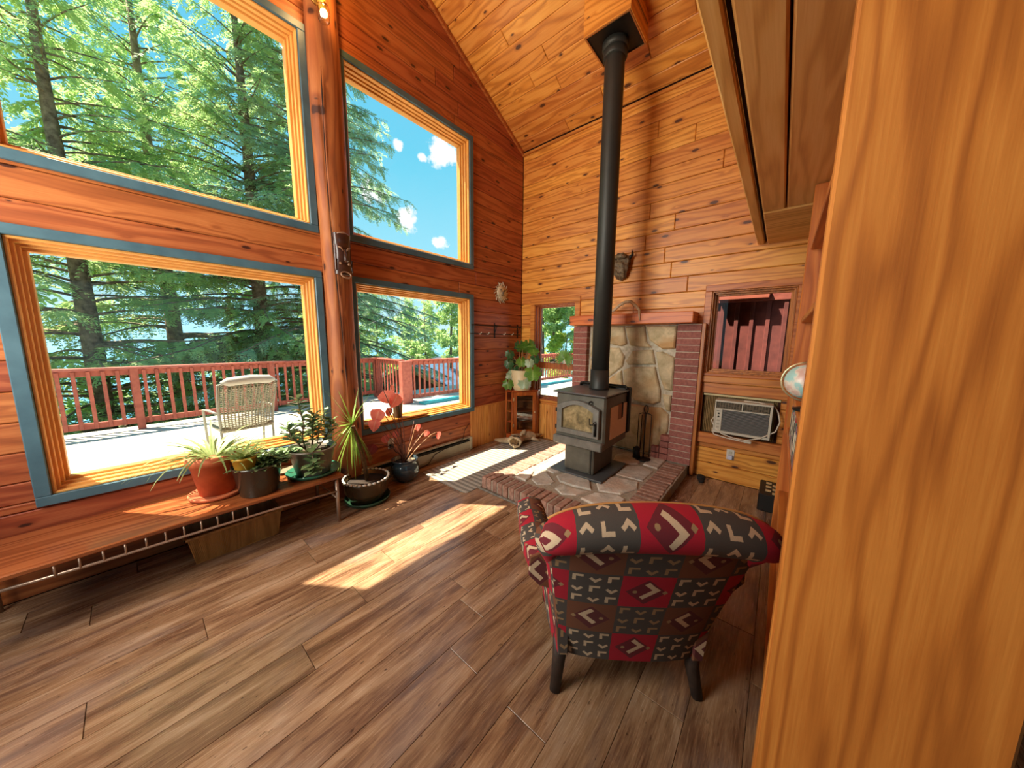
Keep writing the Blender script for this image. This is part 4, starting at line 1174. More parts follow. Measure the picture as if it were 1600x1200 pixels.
def fanleaf(mb, c, n, upd, R, lobes=9, cup=.12, seed=0):
    """round lobed leaf: c centre (where the stalk joins), n facing, upd towards the notch's opposite side"""
    rg = random.Random(seed); n = Vector(n).normalized(); u = Vector(upd); u = (u - n * u.dot(n)).normalized(); w = n.cross(u)
    N = lobes * 8; vs = [tuple(c)]; uv = [(.5, 0)]
    for rr_ in (.55, 1.0):
        for i in range(N):
            a = -pi + .22 + (2 * pi - .44) * i / (N - 1)
            r = R * rr_ * (1 + (.26 * abs(sin(a * lobes / 2.0)) - .10 + .05 * sin(a * 17 + seed) if rr_ == 1 else 0)) * (1 + .18 * cos(a)) * .9
            dz = -cup * R * rr_ ** 2 * (1 + .5 * sin(3 * a + seed)) + (.05 * R * cos(a * lobes) if rr_ == 1 else 0)
            p = Vector(c) + u * (r * cos(a)) + w * (r * sin(a)) + n * dz
            vs.append(tuple(p)); uv.append((.5 + .5 * sin(a) * rr_, .5 + .5 * cos(a) * rr_))
    fs = []
    for i in range(N - 1):
        fs.append((0, 1 + i, 2 + i)); fs.append((1 + i, 1 + N + i, 2 + N + i, 2 + i))
    return mb.add(vs, fs, True, uv)
base = Vector((-.27, -.235, CAB_H + .27))
toc = Vector((-.75, -.65, .15))
big = [  # centre, radius, facing, material
    ((-.44, .02 - .12, 1.16), .075, (-.7, -.5, .2), green_d), ((-.36, -.10, 1.20), .07, (-.3, -.7, .5), green_d), ((-.46, -.06, .86), .085, (-.8, -.5, .1), green_l),
    ((-.38, -.11, .98), .085, (-.7, -.6, .4), pale_g), ((-.36, -.17, 1.09), .09, (-.6, -.7, .3), green_d), ((-.24, -.22, 1.36), .125, (-.3, -.3, -.6), green_l),
    ((-.25, -.33, 1.33), .11, (-.3, -.2, -.8), green_l), ((-.24, -.42, 1.36), .085, (-.5, -.5, .6), green_l), ((-.22, -.44, 1.24), .075, (-.5, -.6, .2), green_d),
    ((-.30, -.46, 1.05), .125, (-.75, -.6, .25), green_l), ((-.37, -.36, .90), .095, (-.7, -.6, .3), pale_g), ((-.38, -.30, .93), .08, (-.8, -.4, .1), green_d),
    ((-.40, -.14, 1.05), .05, (-.7, -.4, .6), pale_g), ((-.42, .0 - .04, 1.30), .07, (-.6, -.7, .2), green_d), ((-.34, -.28, 1.20), .085, (-.7, -.5, .5), green_l), ((-.20, -.30, 1.45), .10, (-.5, -.4, .4), green_l), ((-.18, -.12, 1.42), .09, (-.5, -.6, .1), green_d), ((-.30, -.40, 1.18), .07, (-.7, -.6, .2), pale_g)]
for i, (c, R, n, mt) in enumerate(big):
    c = (c[0], min(c[1], -.125), c[2])
    m = MB(); fanleaf(m, (c[0] + .27, c[1] + .235, c[2] - CAB_H), n, (0, -.1, -1) if i not in (5, 6) else (.3, -1, -.1), R, 8, .2, i)
    m.build('leaf', mt, iv)
    cc = Vector((c[0] + .27, c[1] + .235, c[2] - CAB_H)); s0 = Vector((rg.uniform(-.05, .05), rg.uniform(-.05, .05), .265))
    midp = (s0 + cc) / 2 + Vector((0, 0, .07)); 
    MB().tube([s0, s0.lerp(midp, .5) + Vector((0, 0, .02)), midp, midp.lerp(cc, .6) + Vector((0, 0, .02)), cc], [.006, .005, .005, .004, .003], 6).build('stalk', stem_g, iv)

# fan-leaved plant on the rail of the small window
fp = thing('fan_palm_sprig', 'spray of bright green fan leaf standing on the small window rail', 'plant', (-.03, -.84, 1.166))
MB().lathe([(.035, 0), (.04, .05), (.036, .05), (0, .045)], 14).build('small_cup', plain('pale_cup', hx('cdbfae'), .5), fp)
for k in range(22):
    a = -2.6 + k * .31 * .75; d_ = Vector((-.25, sin(a), cos(a))).normalized()
    m = MB().leaf((-.03, -.0, .08), d_, (-1, 0, .1), .155, .022, .35, 4, .2, 'oval'); m.build('leaflet', green_l, fp)
MB().tube([(0, 0, .04), (-.02, 0, .07), (-.03, 0, .085)], .004, 6).build('stalk', stem_g, fp)
lp2 = thing('trailing_sill_plant', 'small dark leafy plant on the small window rail next to the fan leaf', 'plant', (-.025, -.62, 1.166))
MB().lathe([(.03, 0), (.035, .03), (.03, .03), (0, .028)], 12).build('small_cup', bpy.data.materials['pale_cup'], lp2)
fo = MB(); rg2 = random.Random(8)
for k in range(26):
    a = rg2.uniform(0, 2 * pi); fo.leaf((0, 0, .03), (cos(a) * .6, sin(a) * 1.3, rg2.uniform(.1, .9)), (0, 0, 1), rg2.uniform(.04, .09), .03, .6, 3, .2, 'oval')
fo.build('foliage', green_d, lp2, kind='stuff')

# ------------------------------------------------------------------ bench under the left window with its pots
bn = thing('plant_bench', 'low wooden bench with metal legs carrying the pots under the window', 'bench', (-3.80, -.28, 0))
bw = wood('bench_top_wood', axis='x', across='y', light=hx('a8603a'), mid=hx('8a4526'), dark=hx('5f2c17'), knots=False, var=.05, rough=.25)
MB().box(-.84, .82, -.26, .25, .372, .40, .006).build('top', bw, bn)
mt_ = plain('rosy_brushed_metal', hx('b59a86'), .35, .7)
for x in (-.80, .77):
    for y in (-.235, .225): MB().tube([(x, y, .372), (x, y, 0)], .014, 10).build('leg', mt_, bn)
    MB().tube([(x, -.235, .20), (x, .225, .20)], .008, 8).build('stretcher', mt_, bn)
ap = MB(); ap.tube([(-.80, -.24, .33), (-.4, -.25, .315), (0, -.255, .305), (.4, -.25, .29), (.77, -.24, .265)], .008, 8); ap.build('curved_rail', mt_, bn)
for i in range(11): x = -.55 + i * .075 * 1.0; MB().tube([(x, -.252, .312 - .02 * (x + .5)), (x, -.252, .374)], .005, 6).build('spindle', mt_, bn)

soil = bpy.data.materials['potting_soil']
jade_m = leafmat('jade_leaf', hx('4f6b3c'), hx('7c9160'), hx('8a9c6c'), .3, .1)
aloe_m = leafmat('striped_aloe_leaf', hx('6f8f3e'), hx('b9c977'), hx('dde2a4'), .4, .2)
spider_m = leafmat('variegated_blade', hx('6b8440'), hx('a7b772'), hx('e4e4b8'), .45, .3)

blk = plain('glossy_dark_olive_pot', hx('3c362a'), .22, nz=1, scale=4, col2=hx('2b261d'), coat=.3)
p1_ = thing('dark_pot', 'large glossy dark pot filled with succulents on the bench', 'potted plant', (-3.50, -.40, .40))
MB().lathe([(.108, 0), (.112, .006), (.140, .20), (.148, .205), (.148, .215), (.138, .215), (.134, .18), (0, .18)], 36).build('pot', blk, p1_)
MB().lathe([(0, .178), (.134, .183), (0, .192)], 20).build('soil', soil, p1_)
rg2 = random.Random(4); fo = MB()
for k in range(240):
    a = rg2.uniform(0, 2 * pi); r = rg2.uniform(.01, .12); L = rg2.uniform(.05, .10)
    fo.leaf((r * cos(a) + .03, r * sin(a) + .02, .185 + rg2.uniform(0, .07) * (1 - r / .14)), (cos(a) * .8, sin(a) * .8, rg2.uniform(.2, 1.1)), (0, 0, 1), L, .034, .6, 3, .25, 'oval')
fo.build('foliage', jade_m, p1_, kind='stuff')
p2_ = thing('yellow_pot', 'small mustard yellow pot with striped aloe sitting in the dark pot', 'potted plant', (-3.575, -.44, .58))
MB().lathe([(.048, 0), (.05, .004), (.068, .10), (.072, .10), (.072, .115), (.063, .115), (.06, .09), (0, .09)], 28).build('pot', plain('mustard_clay', hx('b58a2a'), .4), p2_)
for k in range(30):
    a = k * 2.4; e = .35 + .03 * k
    MB().leaf((0, 0, .095), (cos(a), sin(a), e), (0, 0, 1), rg2.uniform(.12, .20), .032, .5, 5, .35, 'blade').build('leaf', aloe_m, p2_)
p3_ = thing('terracotta_pot', 'terracotta pot of arching striped grass behind the yellow pot', 'potted plant', (-3.70, -.22, .40))
terra = plain('terracotta', hx('c4693c'), .75, nz=1, scale=12, col2=hx('a85430'))
MB().lathe([(.095, .02), (.13, .24), (.145, .24), (.148, .30), (.138, .30), (.125, .27), (0, .27)], 32).build('pot', terra, p3_)
MB().lathe([(.13, 0), (.15, .006), (.155, .028), (.148, .028), (.14, .018), (0, .018)], 32).build('saucer', terra, p3_)
for k in range(80):
    a = rg2.uniform(-1.6, 2.2) if k % 2 else rg2.uniform(0, 2 * pi); L = rg2.uniform(.24, .44)
    MB().leaf((.05 * cos(a), .05 * sin(a), .27), (cos(a) * .8, sin(a) * .6, rg2.uniform(.35, 1.1)), (0, 0, 1), L, .022, rg2.uniform(.9, 1.8), 7, .2, 'blade').build('leaf', spider_m, p3_)

green_sau = plain('green_plastic_saucer', hx('2f6a52'), .3)
sau = MB().lathe([(.15, 0), (.165, .004), (.195, .035), (.19, .038), (.16, .012), (0, .010)], 36); 
sau = sau.build('green_saucer', green_sau); sau.location = (-3.13, -.335, .4005); sau.scale = (1.0, .95, 1); tag(sau, 'green plastic saucer under the grey tapered pot on the bench', 'saucer')
p4_ = thing('grey_tapered_pot', 'grey-tan tapered pot of jade plant standing in the green saucer', 'potted plant', (-3.13, -.33, .412))
MB().lathe([(.115, 0), (.12, .005), (.165, .20), (.178, .205), (.178, .215), (.166, .215), (.160, .17), (0, .17)], 36).build('pot', plain('grey_tan_plastic', hx('8f8473'), .35, nz=1, scale=3, col2=hx('6d6457')), p4_)
MB().lathe([(0, .168), (.158, .172), (0, .182)], 20).build('soil', plain('gravelly_soil', hx('6e5b47'), .95, nz=1, scale=60, col2=hx('3a2c20'), bmp=.8), p4_)
jstem = plain('jade_stem', hx('8a6f57'), .7, nz=1, scale=30, col2=hx('5f4a39'))
def jade(root, path, n, sz, seed, r=.007):
    rg = random.Random(seed); MB().tube(path, [r * (1 - .5 * i / len(path)) for i in range(len(path))], 7).build('stem', jstem, root)
    P = [Vector(p) for p in path]; out = MB()
    n = int(n * 2.4); sz *= 1.3
    for k in range(n):
        t = .3 + .7 * (k + .5) / n; f = t * (len(P) - 1); i = min(int(f), len(P) - 2); q = P[i].lerp(P[i + 1], f - i)
        a = k * 2.3 + seed; d_ = Vector((cos(a), sin(a), rg.uniform(.0, .7)))
        out.leaf(q, d_, (0, 0, 1), sz * rg.uniform(.8, 1.4), sz * .7, .25, 3, .3, 'spoon')
    # growing tip
    for a in (0, 2.1, 4.2): out.leaf(P[-1], (cos(a + seed), sin(a + seed), .9), (0, 0, 1), sz, sz * .6, .2, 3, .3, 'spoon')
    out.build('foliage', jade_m, root, kind='stuff')
jade(p4_, [(-.0, 0, .17), (-.05, -.02, .21), (-.07, -.03, .30), (-.05, -.02, .42), (-.065, -.01, .52), (-.07, 0, .60)], 16, .062, 1)
jade(p4_, [(.0, .02, .17), (.02, .02, .28), (.015, .01, .38), (.03, 0, .46)], 20, .058, 2)
jade(p4_, [(-.02, -.02, .17), (-.09, -.03, .25), (-.14, -.02, .33), (-.15, 0, .40)], 14, .06, 3)
jade(p4_, [(.02, 0, .17), (.08, -.01, .24), (.13, .0, .30), (.16, .02, .38)], 12, .06, 4, .005)
jade(p4_, [(-.03, -.08, .19), (-.05, -.17, .22), (-.06, -.20, .12), (-.06, -.205, .06)], 13, .06, 5, .005)
jade(p4_, [(-.06, 0, .18), (-.12, .02, .19), (-.19, .02, .20)], 12, .055, 6, .005)
jade(p4_, [(.05, .05, .18), (.09, .07, .34), (.14, .08, .46)], 8, .05, 7, .004)
sd_ = MB().lathe([(.07, 0), (.085, .02), (.08, .022), (0, .008)], 24).build('small_dish', plain('brown_dish', hx('8b7a62'), .4)); sd_.location = (-3.28, -.13, .4005)
tag(sd_, 'small brown empty dish on the bench between the two big pots', 'dish')

# ------------------------------------------------------------------ dracaena in a bronze bowl on the floor
ds = MB().lathe([(.16, 0), (.185, .006), (.20, .035), (.193, .037), (.175, .012), (0, .010)], 36).build('floor_saucer', plain('dark_green_saucer', hx('2c4a35'), .35)); ds.location = (-2.70, -.33, .0005)
tag(ds, 'dark green saucer on the floor under the bronze bowl', 'saucer')
dr_ = thing('bronze_bowl_planter', 'bronze bowl with white pebble rim holding a spiky dracaena on the floor', 'potted plant', (-2.70, -.32, .012))
MB().lathe([(.13, 0), (.15, .01), (.185, .09), (.192, .17), (.200, .185), (.200, .20), (.185, .20), (.178, .165), (0, .16)], 40).build('bowl', plain('bronze_glaze', hx('5e4c32'), .25, .35, nz=1, scale=5, col2=hx('40331f'), coat=.3), dr_)
MB().lathe([(0, .158), (.178, .165), (0, .172)], 20).build('soil', soil, dr_)
pebm = plain('white_pebble', hx('d9d6cc'), .5); pb_ = MB().ball((0, 0, 0), .014, 8, 6, (1.3, .8, .7)).build('pebble', pebm, dr_)
for i in range(30):
    a = 2 * pi * i / 30; L_ = (.193 * cos(a), .193 * sin(a), .206)
    if i == 0: pb_.location = L_; pb_.rotation_euler = (0, 0, a + pi / 2)
    else: share(pb_, L_, (0, 0, a + pi / 2), dr_)
top = Vector((-.10, .0, .73))
for k, (bx_, rr_) in enumerate((((0, 0), .011), ((.03, .02), .009))):
    MB().tube([(bx_[0] * 1.0, bx_[1], .16), (bx_[0] - .02, bx_[1], .35), (bx_[0] - .06, bx_[1], .55), tuple(top + Vector((bx_[0] * .5, 0, -.02)))], rr_, 8).build('trunk', plain('ringed_trunk', hx('8b6f4e'), .8, nz=1, scale=60, col2=hx('5b4632'), bmp=.6), dr_)
drac_m = leafmat('dracaena_blade', hx('6a9434'), hx('a9c850'), hx('dbe6a0'), .35, .3)
rg2 = random.Random(12)
def blade(d_, L, bend, w=.020, nm=(0, 0, 1), z0=0.0):
    MB().leaf(top + Vector((0, 0, z0)), d_, nm, L, w, bend, 8, .15, 'blade').build('leaf', drac_m, dr_)
for (dx, dy, dz, L, bd_) in ((-.45, 0, .9, .36, .1), (-.6, -.1, .75, .34, .25), (-.5, .2, 1, .40, .1), (.2, -.1, 1, .22, .1), (-.9, 0, .42, .30, .1), (-1, -.1, .12, .27, .1), (-1, .2, .0, .30, .15), (-.9, -.3, -.2, .30, .1), (-1, 0, -.35, .28, .05), (-.8, -.3, -.5, .32, .0), (-.9, .1, -.65, .33, .0), (-.7, -.5, -.6, .30, .0), (.5, .1, .9, .30, .3), (.7, 0, .8, .30, .2), (.35, .3, 1, .34, .1), (-.1, .4, 1, .33, .2)):
    blade((dx, dy, dz), L, bd_)
for k in range(18):       # old blades hanging down
    a = rg2.uniform(0, 2 * pi); blade((cos(a) * .35, sin(a) * .35, rg2.uniform(-.9, -.5)), rg2.uniform(.38, .52), rg2.uniform(.1, .5), .022, (cos(a), sin(a), .3), -.03)

# ------------------------------------------------------------------ red-leaved plant in the blue glazed pot
bl = thing('blue_glazed_pot', 'dark blue glazed pot with long-stemmed red leaves by the baseboard heater', 'potted plant', (-2.235, -.215, .0005))
MB().lathe([(.085, 0), (.09, .006), (.135, .06), (.148, .12), (.140, .18), (.122, .205), (.135, .225), (.138, .235), (.122, .235), (.112, .20), (0, .195)], 36).build('pot', plain('mottled_blue_glaze', hx('3d4e57'), .18, nz=1, scale=5, col2=hx('25323a'), coat=.6), bl)
MB().lathe([(0, .193), (.112, .20), (0, .205)], 20).build('soil', soil, bl)
MB().ball((.05, -.04, .215), .035, 8, 6, (1.3, 1, .6), .15).build('pale_stone', plain('pale_rock', hx('cfc2a5'), .8), bl)
red_m = leafmat('coral_red_leaf', hx('ea5a4c'), hx('ff8e78'), hx('ffc0a8'), .45, .5)
dred_m = leafmat('dark_red_leaf', hx('6b1a1c'), hx('93262a'), hx('b04a44'), .4, .3)
rst = plain('dark_red_stem', hx('6a3b2c'), .5); pst = plain('pale_stem', hx('b98a62'), .5)
RL = [((-2.43, -.2, .93), .17, 0, rst, (-.6, -.7, .3)), ((-2.28, -.2, .88), .16, 0, rst, (.2, -.8, .4)), ((-2.34, -.17, .99), .11, 0, rst, (.2, -.4, .8)), ((-2.48, -.2, .76), .15, 0, rst, (-.2, -.6, .8)), ((-2.40, -.2, .77), .10, 0, rst, (.1, -.8, .3)),
      ((-2.52, -.2, .67), .13, 0, rst, (-.6, -.6, .5)), ((-2.45, -.2, .50), .10, 0, rst, (-.3, -.7, .6)), ((-2.30, -.2, .52), .09, 0, rst, (.3, -.6, .7)), ((-2.07, -.2, .54), .085, 0, pst, (0, -.8, .4)),
      ((-1.93, -.2, .45), .08, 0, pst, (0, -.9, .3)), ((-1.80, -.2, .39), .10, 0, pst, (.2, -.9, .2)), ((-2.56, -.2, .43), .12, 1, rst, (-.2, -.9, .2))]
bo = Vector((-2.235, -.215, 0))
for i, (c, R, dk, sm_, n) in enumerate(RL):
    cc = Vector(c) - bo; m = MB(); m.leaf(cc + Vector((.0, 0, R * .35)), Vector((-.45 if i % 2 else .35, -.15, -.9)), n, R, R * .95, .5, 6, .18, 'heart'); m.build('leaf', dred_m if dk else red_m, bl)
    s0 = Vector((rg2.uniform(-.03, .03), rg2.uniform(-.03, .03), .2)); jn = cc + Vector((0, 0, R * .35))
    k1 = s0.lerp(jn, .4) + Vector((.03, 0, .06)); MB().tube([s0, s0.lerp(k1, .5) + Vector((.01, 0, .02)), k1, k1.lerp(jn, .6) + Vector((0, 0, .02)), jn], [.006, .005, .0045, .004, .003], 6).build('stalk', sm_, bl)
for (dx, dz) in ((.12, .42), (.22, .33), (-.25, .42)):
    MB().tube([(0, 0, .2), (dx * .5, -.01, .2 + dz * .5), (dx, -.01, .2 + dz)], [.004, .003, .002], 5).build('bare_stalk', rst, bl)

sb_ = MB().box(-2.55, -1.78, -.03, .10, .612, .630, .004).build('sill_board', pine_x); tag(sb_, 'loose wooden board lying along the sill of the lower window by the post', 'board')
sp2 = thing('sill_pot', 'small dark pot standing on the board on the window sill', 'pot', (-2.15, .035, .6305))
MB().lathe([(.045, 0), (.055, .16), (.060, .165), (.060, .19), (.052, .19), (.050, .16), (0, .16)], 24).build('pot', plain('olive_black_pot', hx('3f3c2c'), .4), sp2)
MB().lathe([(0, .158), (.05, .162), (0, .166)], 16).build('soil', soil, sp2)

# basket under the bench
bs = thing('wicker_bin', 'long tan ribbed basket pushed under the plant bench', 'basket', (-3.62, -.24, 0))
bsm = wood('tan_rib', axis='z', across='x', light=hx('b98a52'), mid=hx('a0733f'), dark=hx('7c5429'), knots=False, var=.1)
MB().piece([(-.24, -.10), (.20, -.10), (.20, .12), (-.24, .12)], (0, 0, 0), (1, 0, 0), (0, 1, 0), (0, 0, 1), .01, .002, .0005).build('bottom', bsm, bs)
wv = MB(); 
for i in range(60):
    x = -.24 + i * .0076; 
    for s, yy in ((-1, -.10), (1, .12)): wv.add([(x, yy, .005), (x + .0066, yy, .005), (x * 1.12 + .0066, yy + s * .03, .20), (x * 1.12, yy + s * .03, .20), (x, yy - s * .006, .005), (x + .0066, yy - s * .006, .005), (x * 1.12 + .0066, yy + s * .024, .20), (x * 1.12, yy + s * .024, .20)], [(0, 1, 2, 3), (7, 6, 5, 4), (0, 3, 7, 4), (1, 5, 6, 2), (3, 2, 6, 7)])
for s, xx in ((-1, -.24), (1, .213)):
    for i in range(28):
        y = -.10 + i * .0078; wv.add([(xx, y, .005), (xx, y + .0068, .005), (xx + s * .028, y * 1.2 + .0068, .20), (xx + s * .028, y * 1.2, .20), (xx - s * .006, y, .005), (xx - s * .006, y + .0068, .005), (xx + s * .022, y * 1.2 + .0068, .20), (xx + s * .022, y * 1.2, .20)], [(0, 1, 2, 3), (7, 6, 5, 4), (0, 3, 7, 4), (1, 5, 6, 2), (3, 2, 6, 7)])
wv.build('ribs', bsm, bs, kind='stuff')
MB().tube([(-.275, -.135, .20), (.245, -.135, .20), (.245, .155, .20), (-.275, .155, .20), (-.275, -.135, .20)], .010, 8, caps=False).build('rim', bsm, bs)

# ------------------------------------------------------------------ baseboard heater, outlet, cord
hm_ = plain('cream_enamel', hx('b3a88f'), .5, nz=1, scale=5, col2=hx('9d927a'))
ht = thing('baseboard_heater', 'cream baseboard heater along the window wall under the window', 'heater', (0, 0, 0))
MB().box(-2.62, -1.125, -.012, .0, .02, .185, .003).build('back_plate', hm_, ht)
MB().add([(-2.62, -.065, .035), (-1.125, -.065, .035), (-1.125, -.072, .135), (-2.62, -.072, .135), (-2.62, -.06, .035), (-1.125, -.06, .035), (-1.125, -.067, .135), (-2.62, -.067, .135)], [(0, 1, 2, 3), (7, 6, 5, 4), (3, 2, 6, 7), (0, 4, 5, 1), (0, 3, 7, 4), (1, 5, 6, 2)]).build('front_panel', hm_, ht)
MB().box(-2.62, -1.125, -.055, .0, .172, .185, .003).build('top_lip', hm_, ht)
MB().box(-2.60, -1.145, -.052, -.014, .06, .15).build('fin_block', plain('dark_fins', hx('2f2a24'), .6, .4), ht)
for x in (-2.62, -1.16): MB().box(x, x + .035, -.073, .0, .02, .187, .003).build('end_cap', hm_, ht)
MB().box(-2.6, -1.14, -.06, -.0, .0, .032, .002).build('lower_lip', hm_, ht)
cord = MB().tube([(-2.28, -.04, .34), (-2.24, -.05, .27), (-2.05, -.09, .10), (-1.98, -.09, .012), (-1.85, -.085, .02), (-1.75, -.08, .11), (-1.6, -.078, .14), (-1.40, -.077, .15), (-1.28, -.06, .195), (-1.22, -.02, .28), (-1.13, -.01, .36)], .005, 6).build('black_cord', plain('black_rubber', hx('17130f'), .5))
tag(cord, 'thin black cord running from the outlet over the baseboard heater', 'cord')
def outlet(name, loc, rz, label, adapter):
    o = thing(name, label, 'outlet', loc, rz)
    MB().box(-.035, .035, -.006, 0, -.057, .057, .003).build('cover_plate', plain('white_plate', hx('cfc8ba'), .4), o)
    so = MB()
    for z in (-.022, .022): so.box(-.016, .016, -.009, -.004, z - .014, z + .014, .003)
    MB().box(-.016, .016, -.009, -.004, .008, .036, .003).build('socket', plain('ivory_socket', hx('b9b09c'), .4), o)
    MB().box(-.022, .022, -.045 if adapter == 'w' else -.04, -.006, -.045, .0, .005).build('plug', plain('white_plug', hx('c9c8d8'), .4) if adapter == 'w' else bpy.data.materials['black_rubber'], o)
outlet('wall_outlet', (-2.27, 0, .36), 0, 'pale wall outlet with black plug under the lower window near the post', 'b')
outlet('wall_outlet', (0, -2.865, .31), -pi / 2, 'white wall outlet with white plug-in below the air conditioner', 'w')

# ------------------------------------------------------------------ room air conditioner
ac = thing('air_conditioner', 'white room air conditioner with grey louvres set in the wall panel', 'air conditioner', (-.03, -2.935, .56), -pi / 2)
# local: x to the right as seen from the room, front faces -y
acm = plain('aged_white_plastic', hx('c2b9a6'), .45)
b = MB()
for (a, b2, c3, e) in ((-.235, .235, .325, .345), (-.235, .235, 0, .025), (-.235, -.222, .025, .325), (.215, .235, .025, .325), (-.222, .215, .245, .258)): b.box(a, b2, -.11, .10, c3, e, .003)
b.box(-.222, -.165, -.108, .10, .025, .245, .003); b.box(-.008, .004, -.109, .0, .258, .325, .002)
b.build('case', acm, ac)
gr_m = plain('grey_louvre', hx('7c7a76'), .45); gd = plain('dark_void', hx('1d1b19'), .9)
MB().box(-.222, .215, -.085, -.08, .02, .33).build('void', gd, ac)
g = MB(); z = .030
for i in range(19): g.box(-.163, .214, -.104, -.094, z, z + .0062, .0015); z += .0113
g.build('louvres', gr_m, ac)['kind'] = 'stuff'
g = MB()
for x0 in (-.215, .010):
    for i in range(5): g.box(x0, x0 + .20, -.104, -.095, .264 + i * .012, .268 + i * .012)
    for i in range(9): g.box(x0 + i * .0235, x0 + i * .0235 + .003, -.106, -.094, .26, .322)
g.build('air_vents', plain('vent_brown_grey', hx('83745c'), .5), ac)['kind'] = 'stuff'
for z in (.205, .172):
    k_ = MB().lathe([(.008, 0), (.008, .008), (.006, .01)], 14, (0, 0, 0)).build('control_knob', gd, ac); k_.location = (-.195, -.108, z); k_.rotation_euler = (pi / 2, 0, 0)
g = MB(); g.box(-.212, -.178, -.1095, -.107, .228, .233); g.build('maker_strip', plain('dark_print', hx('3a3632'), .5), ac)
for z in (.13, .095, .06): MB().box(-.207, -.181, -.1095, -.107, z - .008, z + .008, .001).build('button', plain('pale_button', hx('aaa08c'), .5), ac)
cd = MB().tube([(-.235, -.02, .16), (-.262, -.05, .11), (-.22, -.10, .05), (-.15, -.125, .0), (-.05, -.13, -.025), (.05, -.13, -.03), (.16, -.12, .01), (.27, -.08, .09), (.295, -.05, .18), (.275, -.03, .27), (.24, -.03, .33), (.12, -.05, .352), (0, -.05, .352)], .006, 8)
cd.build('power_cord', plain('white_cord', hx('d5c7b2'), .5), ac)
MB().tube([(-.245, -.06, .03), (-.24, -.08, .0), (-.22, -.10, -.025), (-.1, -.12, -.04), (.02, -.13, -.045), (.07, -.13, -.045)], .006, 8).build('power_cord', bpy.data.materials['white_cord'], ac)
MB().box(.04, .10, -.142, -.115, -.055, -.030, .005).build('plug', acm, ac)

# ------------------------------------------------------------------ bookcase at the right, seen almost edge-on
bc = thing('bookcase', 'tall open wooden bookcase whose thick end panel stands closest to the camera', 'bookcase', (0, 0, 0))
MB().box(-2.98, -2.915, -3.60, -3.226, 0, 2.425, .006).build('end_panel', shelf_wood, bc)
MB().box(-2.915, -2.905, -3.60, -3.24, 0, 2.42, .002).build('end_facing', trim_z, bc)
MB().box(-1.32, -1.27, -3.60, -3.235, 0, 2.42, .005).build('end_panel', shelf_wood, bc)
MB().box(-2.91, -1.32, -3.60, -3.585, 0, 2.42).build('back_panel', trim_y, bc)
shx = wood('bookcase_shelf_wood', axis='x', across='y', light=hx('cf863c'), mid=hx('b76c2b'), dark=hx('8d4a1a'), knots=False, var=.1)
for z in (.06, .50, .935, 1.18, 1.62, 2.05):
    for (a, b2) in ((-2.905, -1.32),): MB().box(a, b2, -3.585, -3.25, z, z + .028, .003).build('shelf', shx, bc)
# curved brackets
def bracket(x, z):
    P = [(0, 0), (0, .26), (-.02, .24), (-.05, .17), (-.05, .12), (-.10, .06), (-.16, .02), (-.17, 0)]
    MB().piece([(p[0], -p[1]) for p in P][::-1], (x, -3.245, z), (0, 1, 0), (0, 0, 1), (1, 0, 0), .022, .004).build('bracket', shelf_wood, bc)
bracket(-1.345, 1.18)
rg2 = random.Random(9)
cols = [('white', 'e3ded2'), ('black', '23211f'), ('cream', 'cdbf9c'), ('grey', '8f8e8a'), ('dark blue', '2a3a56'), ('pink', 'c77a86'), ('teal', '2e6a68'), ('brown', '6a4530'), ('pale green', '9fb39a'), ('red', '9a2f2a')]
titlem = plain('spine_print', hx('3b3a38'), .6); pagem = plain('page_edges', hx('d8cdb2'), .8)
x = -2.42; i = 0
adj = ['slim', 'thick', 'short', 'tall']
places = []
while x < -1.55:
    w = rg2.uniform(.030, .050); h = rg2.uniform(.165, .208); cn_, chx = cols[i % len(cols)]
    o = thing('book', '', 'book', (x + w / 2, -3.256, .9635), 0, 'books standing on the middle bookcase shelf')
    cv = plain('cover_' + cn_.replace(' ', '_'), hx(chx), .5) if ('cover_' + cn_.replace(' ', '_')) not in bpy.data.materials else bpy.data.materials['cover_' + cn_.replace(' ', '_')]
    c_ = MB(); c_.box(-w / 2, -w / 2 + .003, -.16, 0, 0, h); c_.box(w / 2 - .003, w / 2, -.16, 0, 0, h); c_.box(-w / 2 + .003, w / 2 - .003, -.003, 0, 0, h); c_.build('cover', cv, o)
    MB().box(-w / 2 + .003, w / 2 - .003, -.155, -.003, .004, h - .004).build('pages', pagem, o)
    MB().box(-w / 2 + .006, w / 2 - .006, -.001, .0008, h * .35, h * .8).build('spine_title', titlem if chx[0] in '9cde8' else pagem, o)
    o['label'] = '%s %s book on the middle shelf of the bookcase, %s along from the far end' % ('thick' if w > .040 else 'slim', cn_, '?')
    places.append(o); x += w + .0012; i += 1
words_ = ['first', 'second', 'third', 'fourth', 'fifth', 'sixth', 'seventh', 'eighth', 'ninth', 'tenth', 'eleventh', 'twelfth', 'thirteenth', 'fourteenth', 'fifteenth', 'sixteenth', 'seventeenth', 'eighteenth', 'nineteenth', 'twentieth', 'twenty-first', 'twenty-second', 'twenty-third', 'twenty-fourth', 'twenty-fifth']
for k, o in enumerate(places[::-1]): o['label'] = o['label'].replace('?', words_[k]).replace(' along from', ' from')
gb = thing('globe', 'small pale blue-green globe on the bookcase shelf above the books', 'globe', (-2.15, -3.225, 1.2085))
def globem():
    m, nt, b = new_mat('pale_globe_map'); n = noise(nt, coords(nt, 'Object'), 9, 4, .55)
    lk(nt, ramp(nt, n, [(.46, hx('9cc4c0')), (.50, hx('d8cfc0')), (.56, hx('c9a79a'))]), b.inputs['Base Color']); b.inputs['Roughness'].default_value = .35; return m
MB().lathe([(.06, 0), (.06, .008), (.012, .02), (.010, .05)], 20, (0, -.07, 0)).build('stand', iron_d, gb)
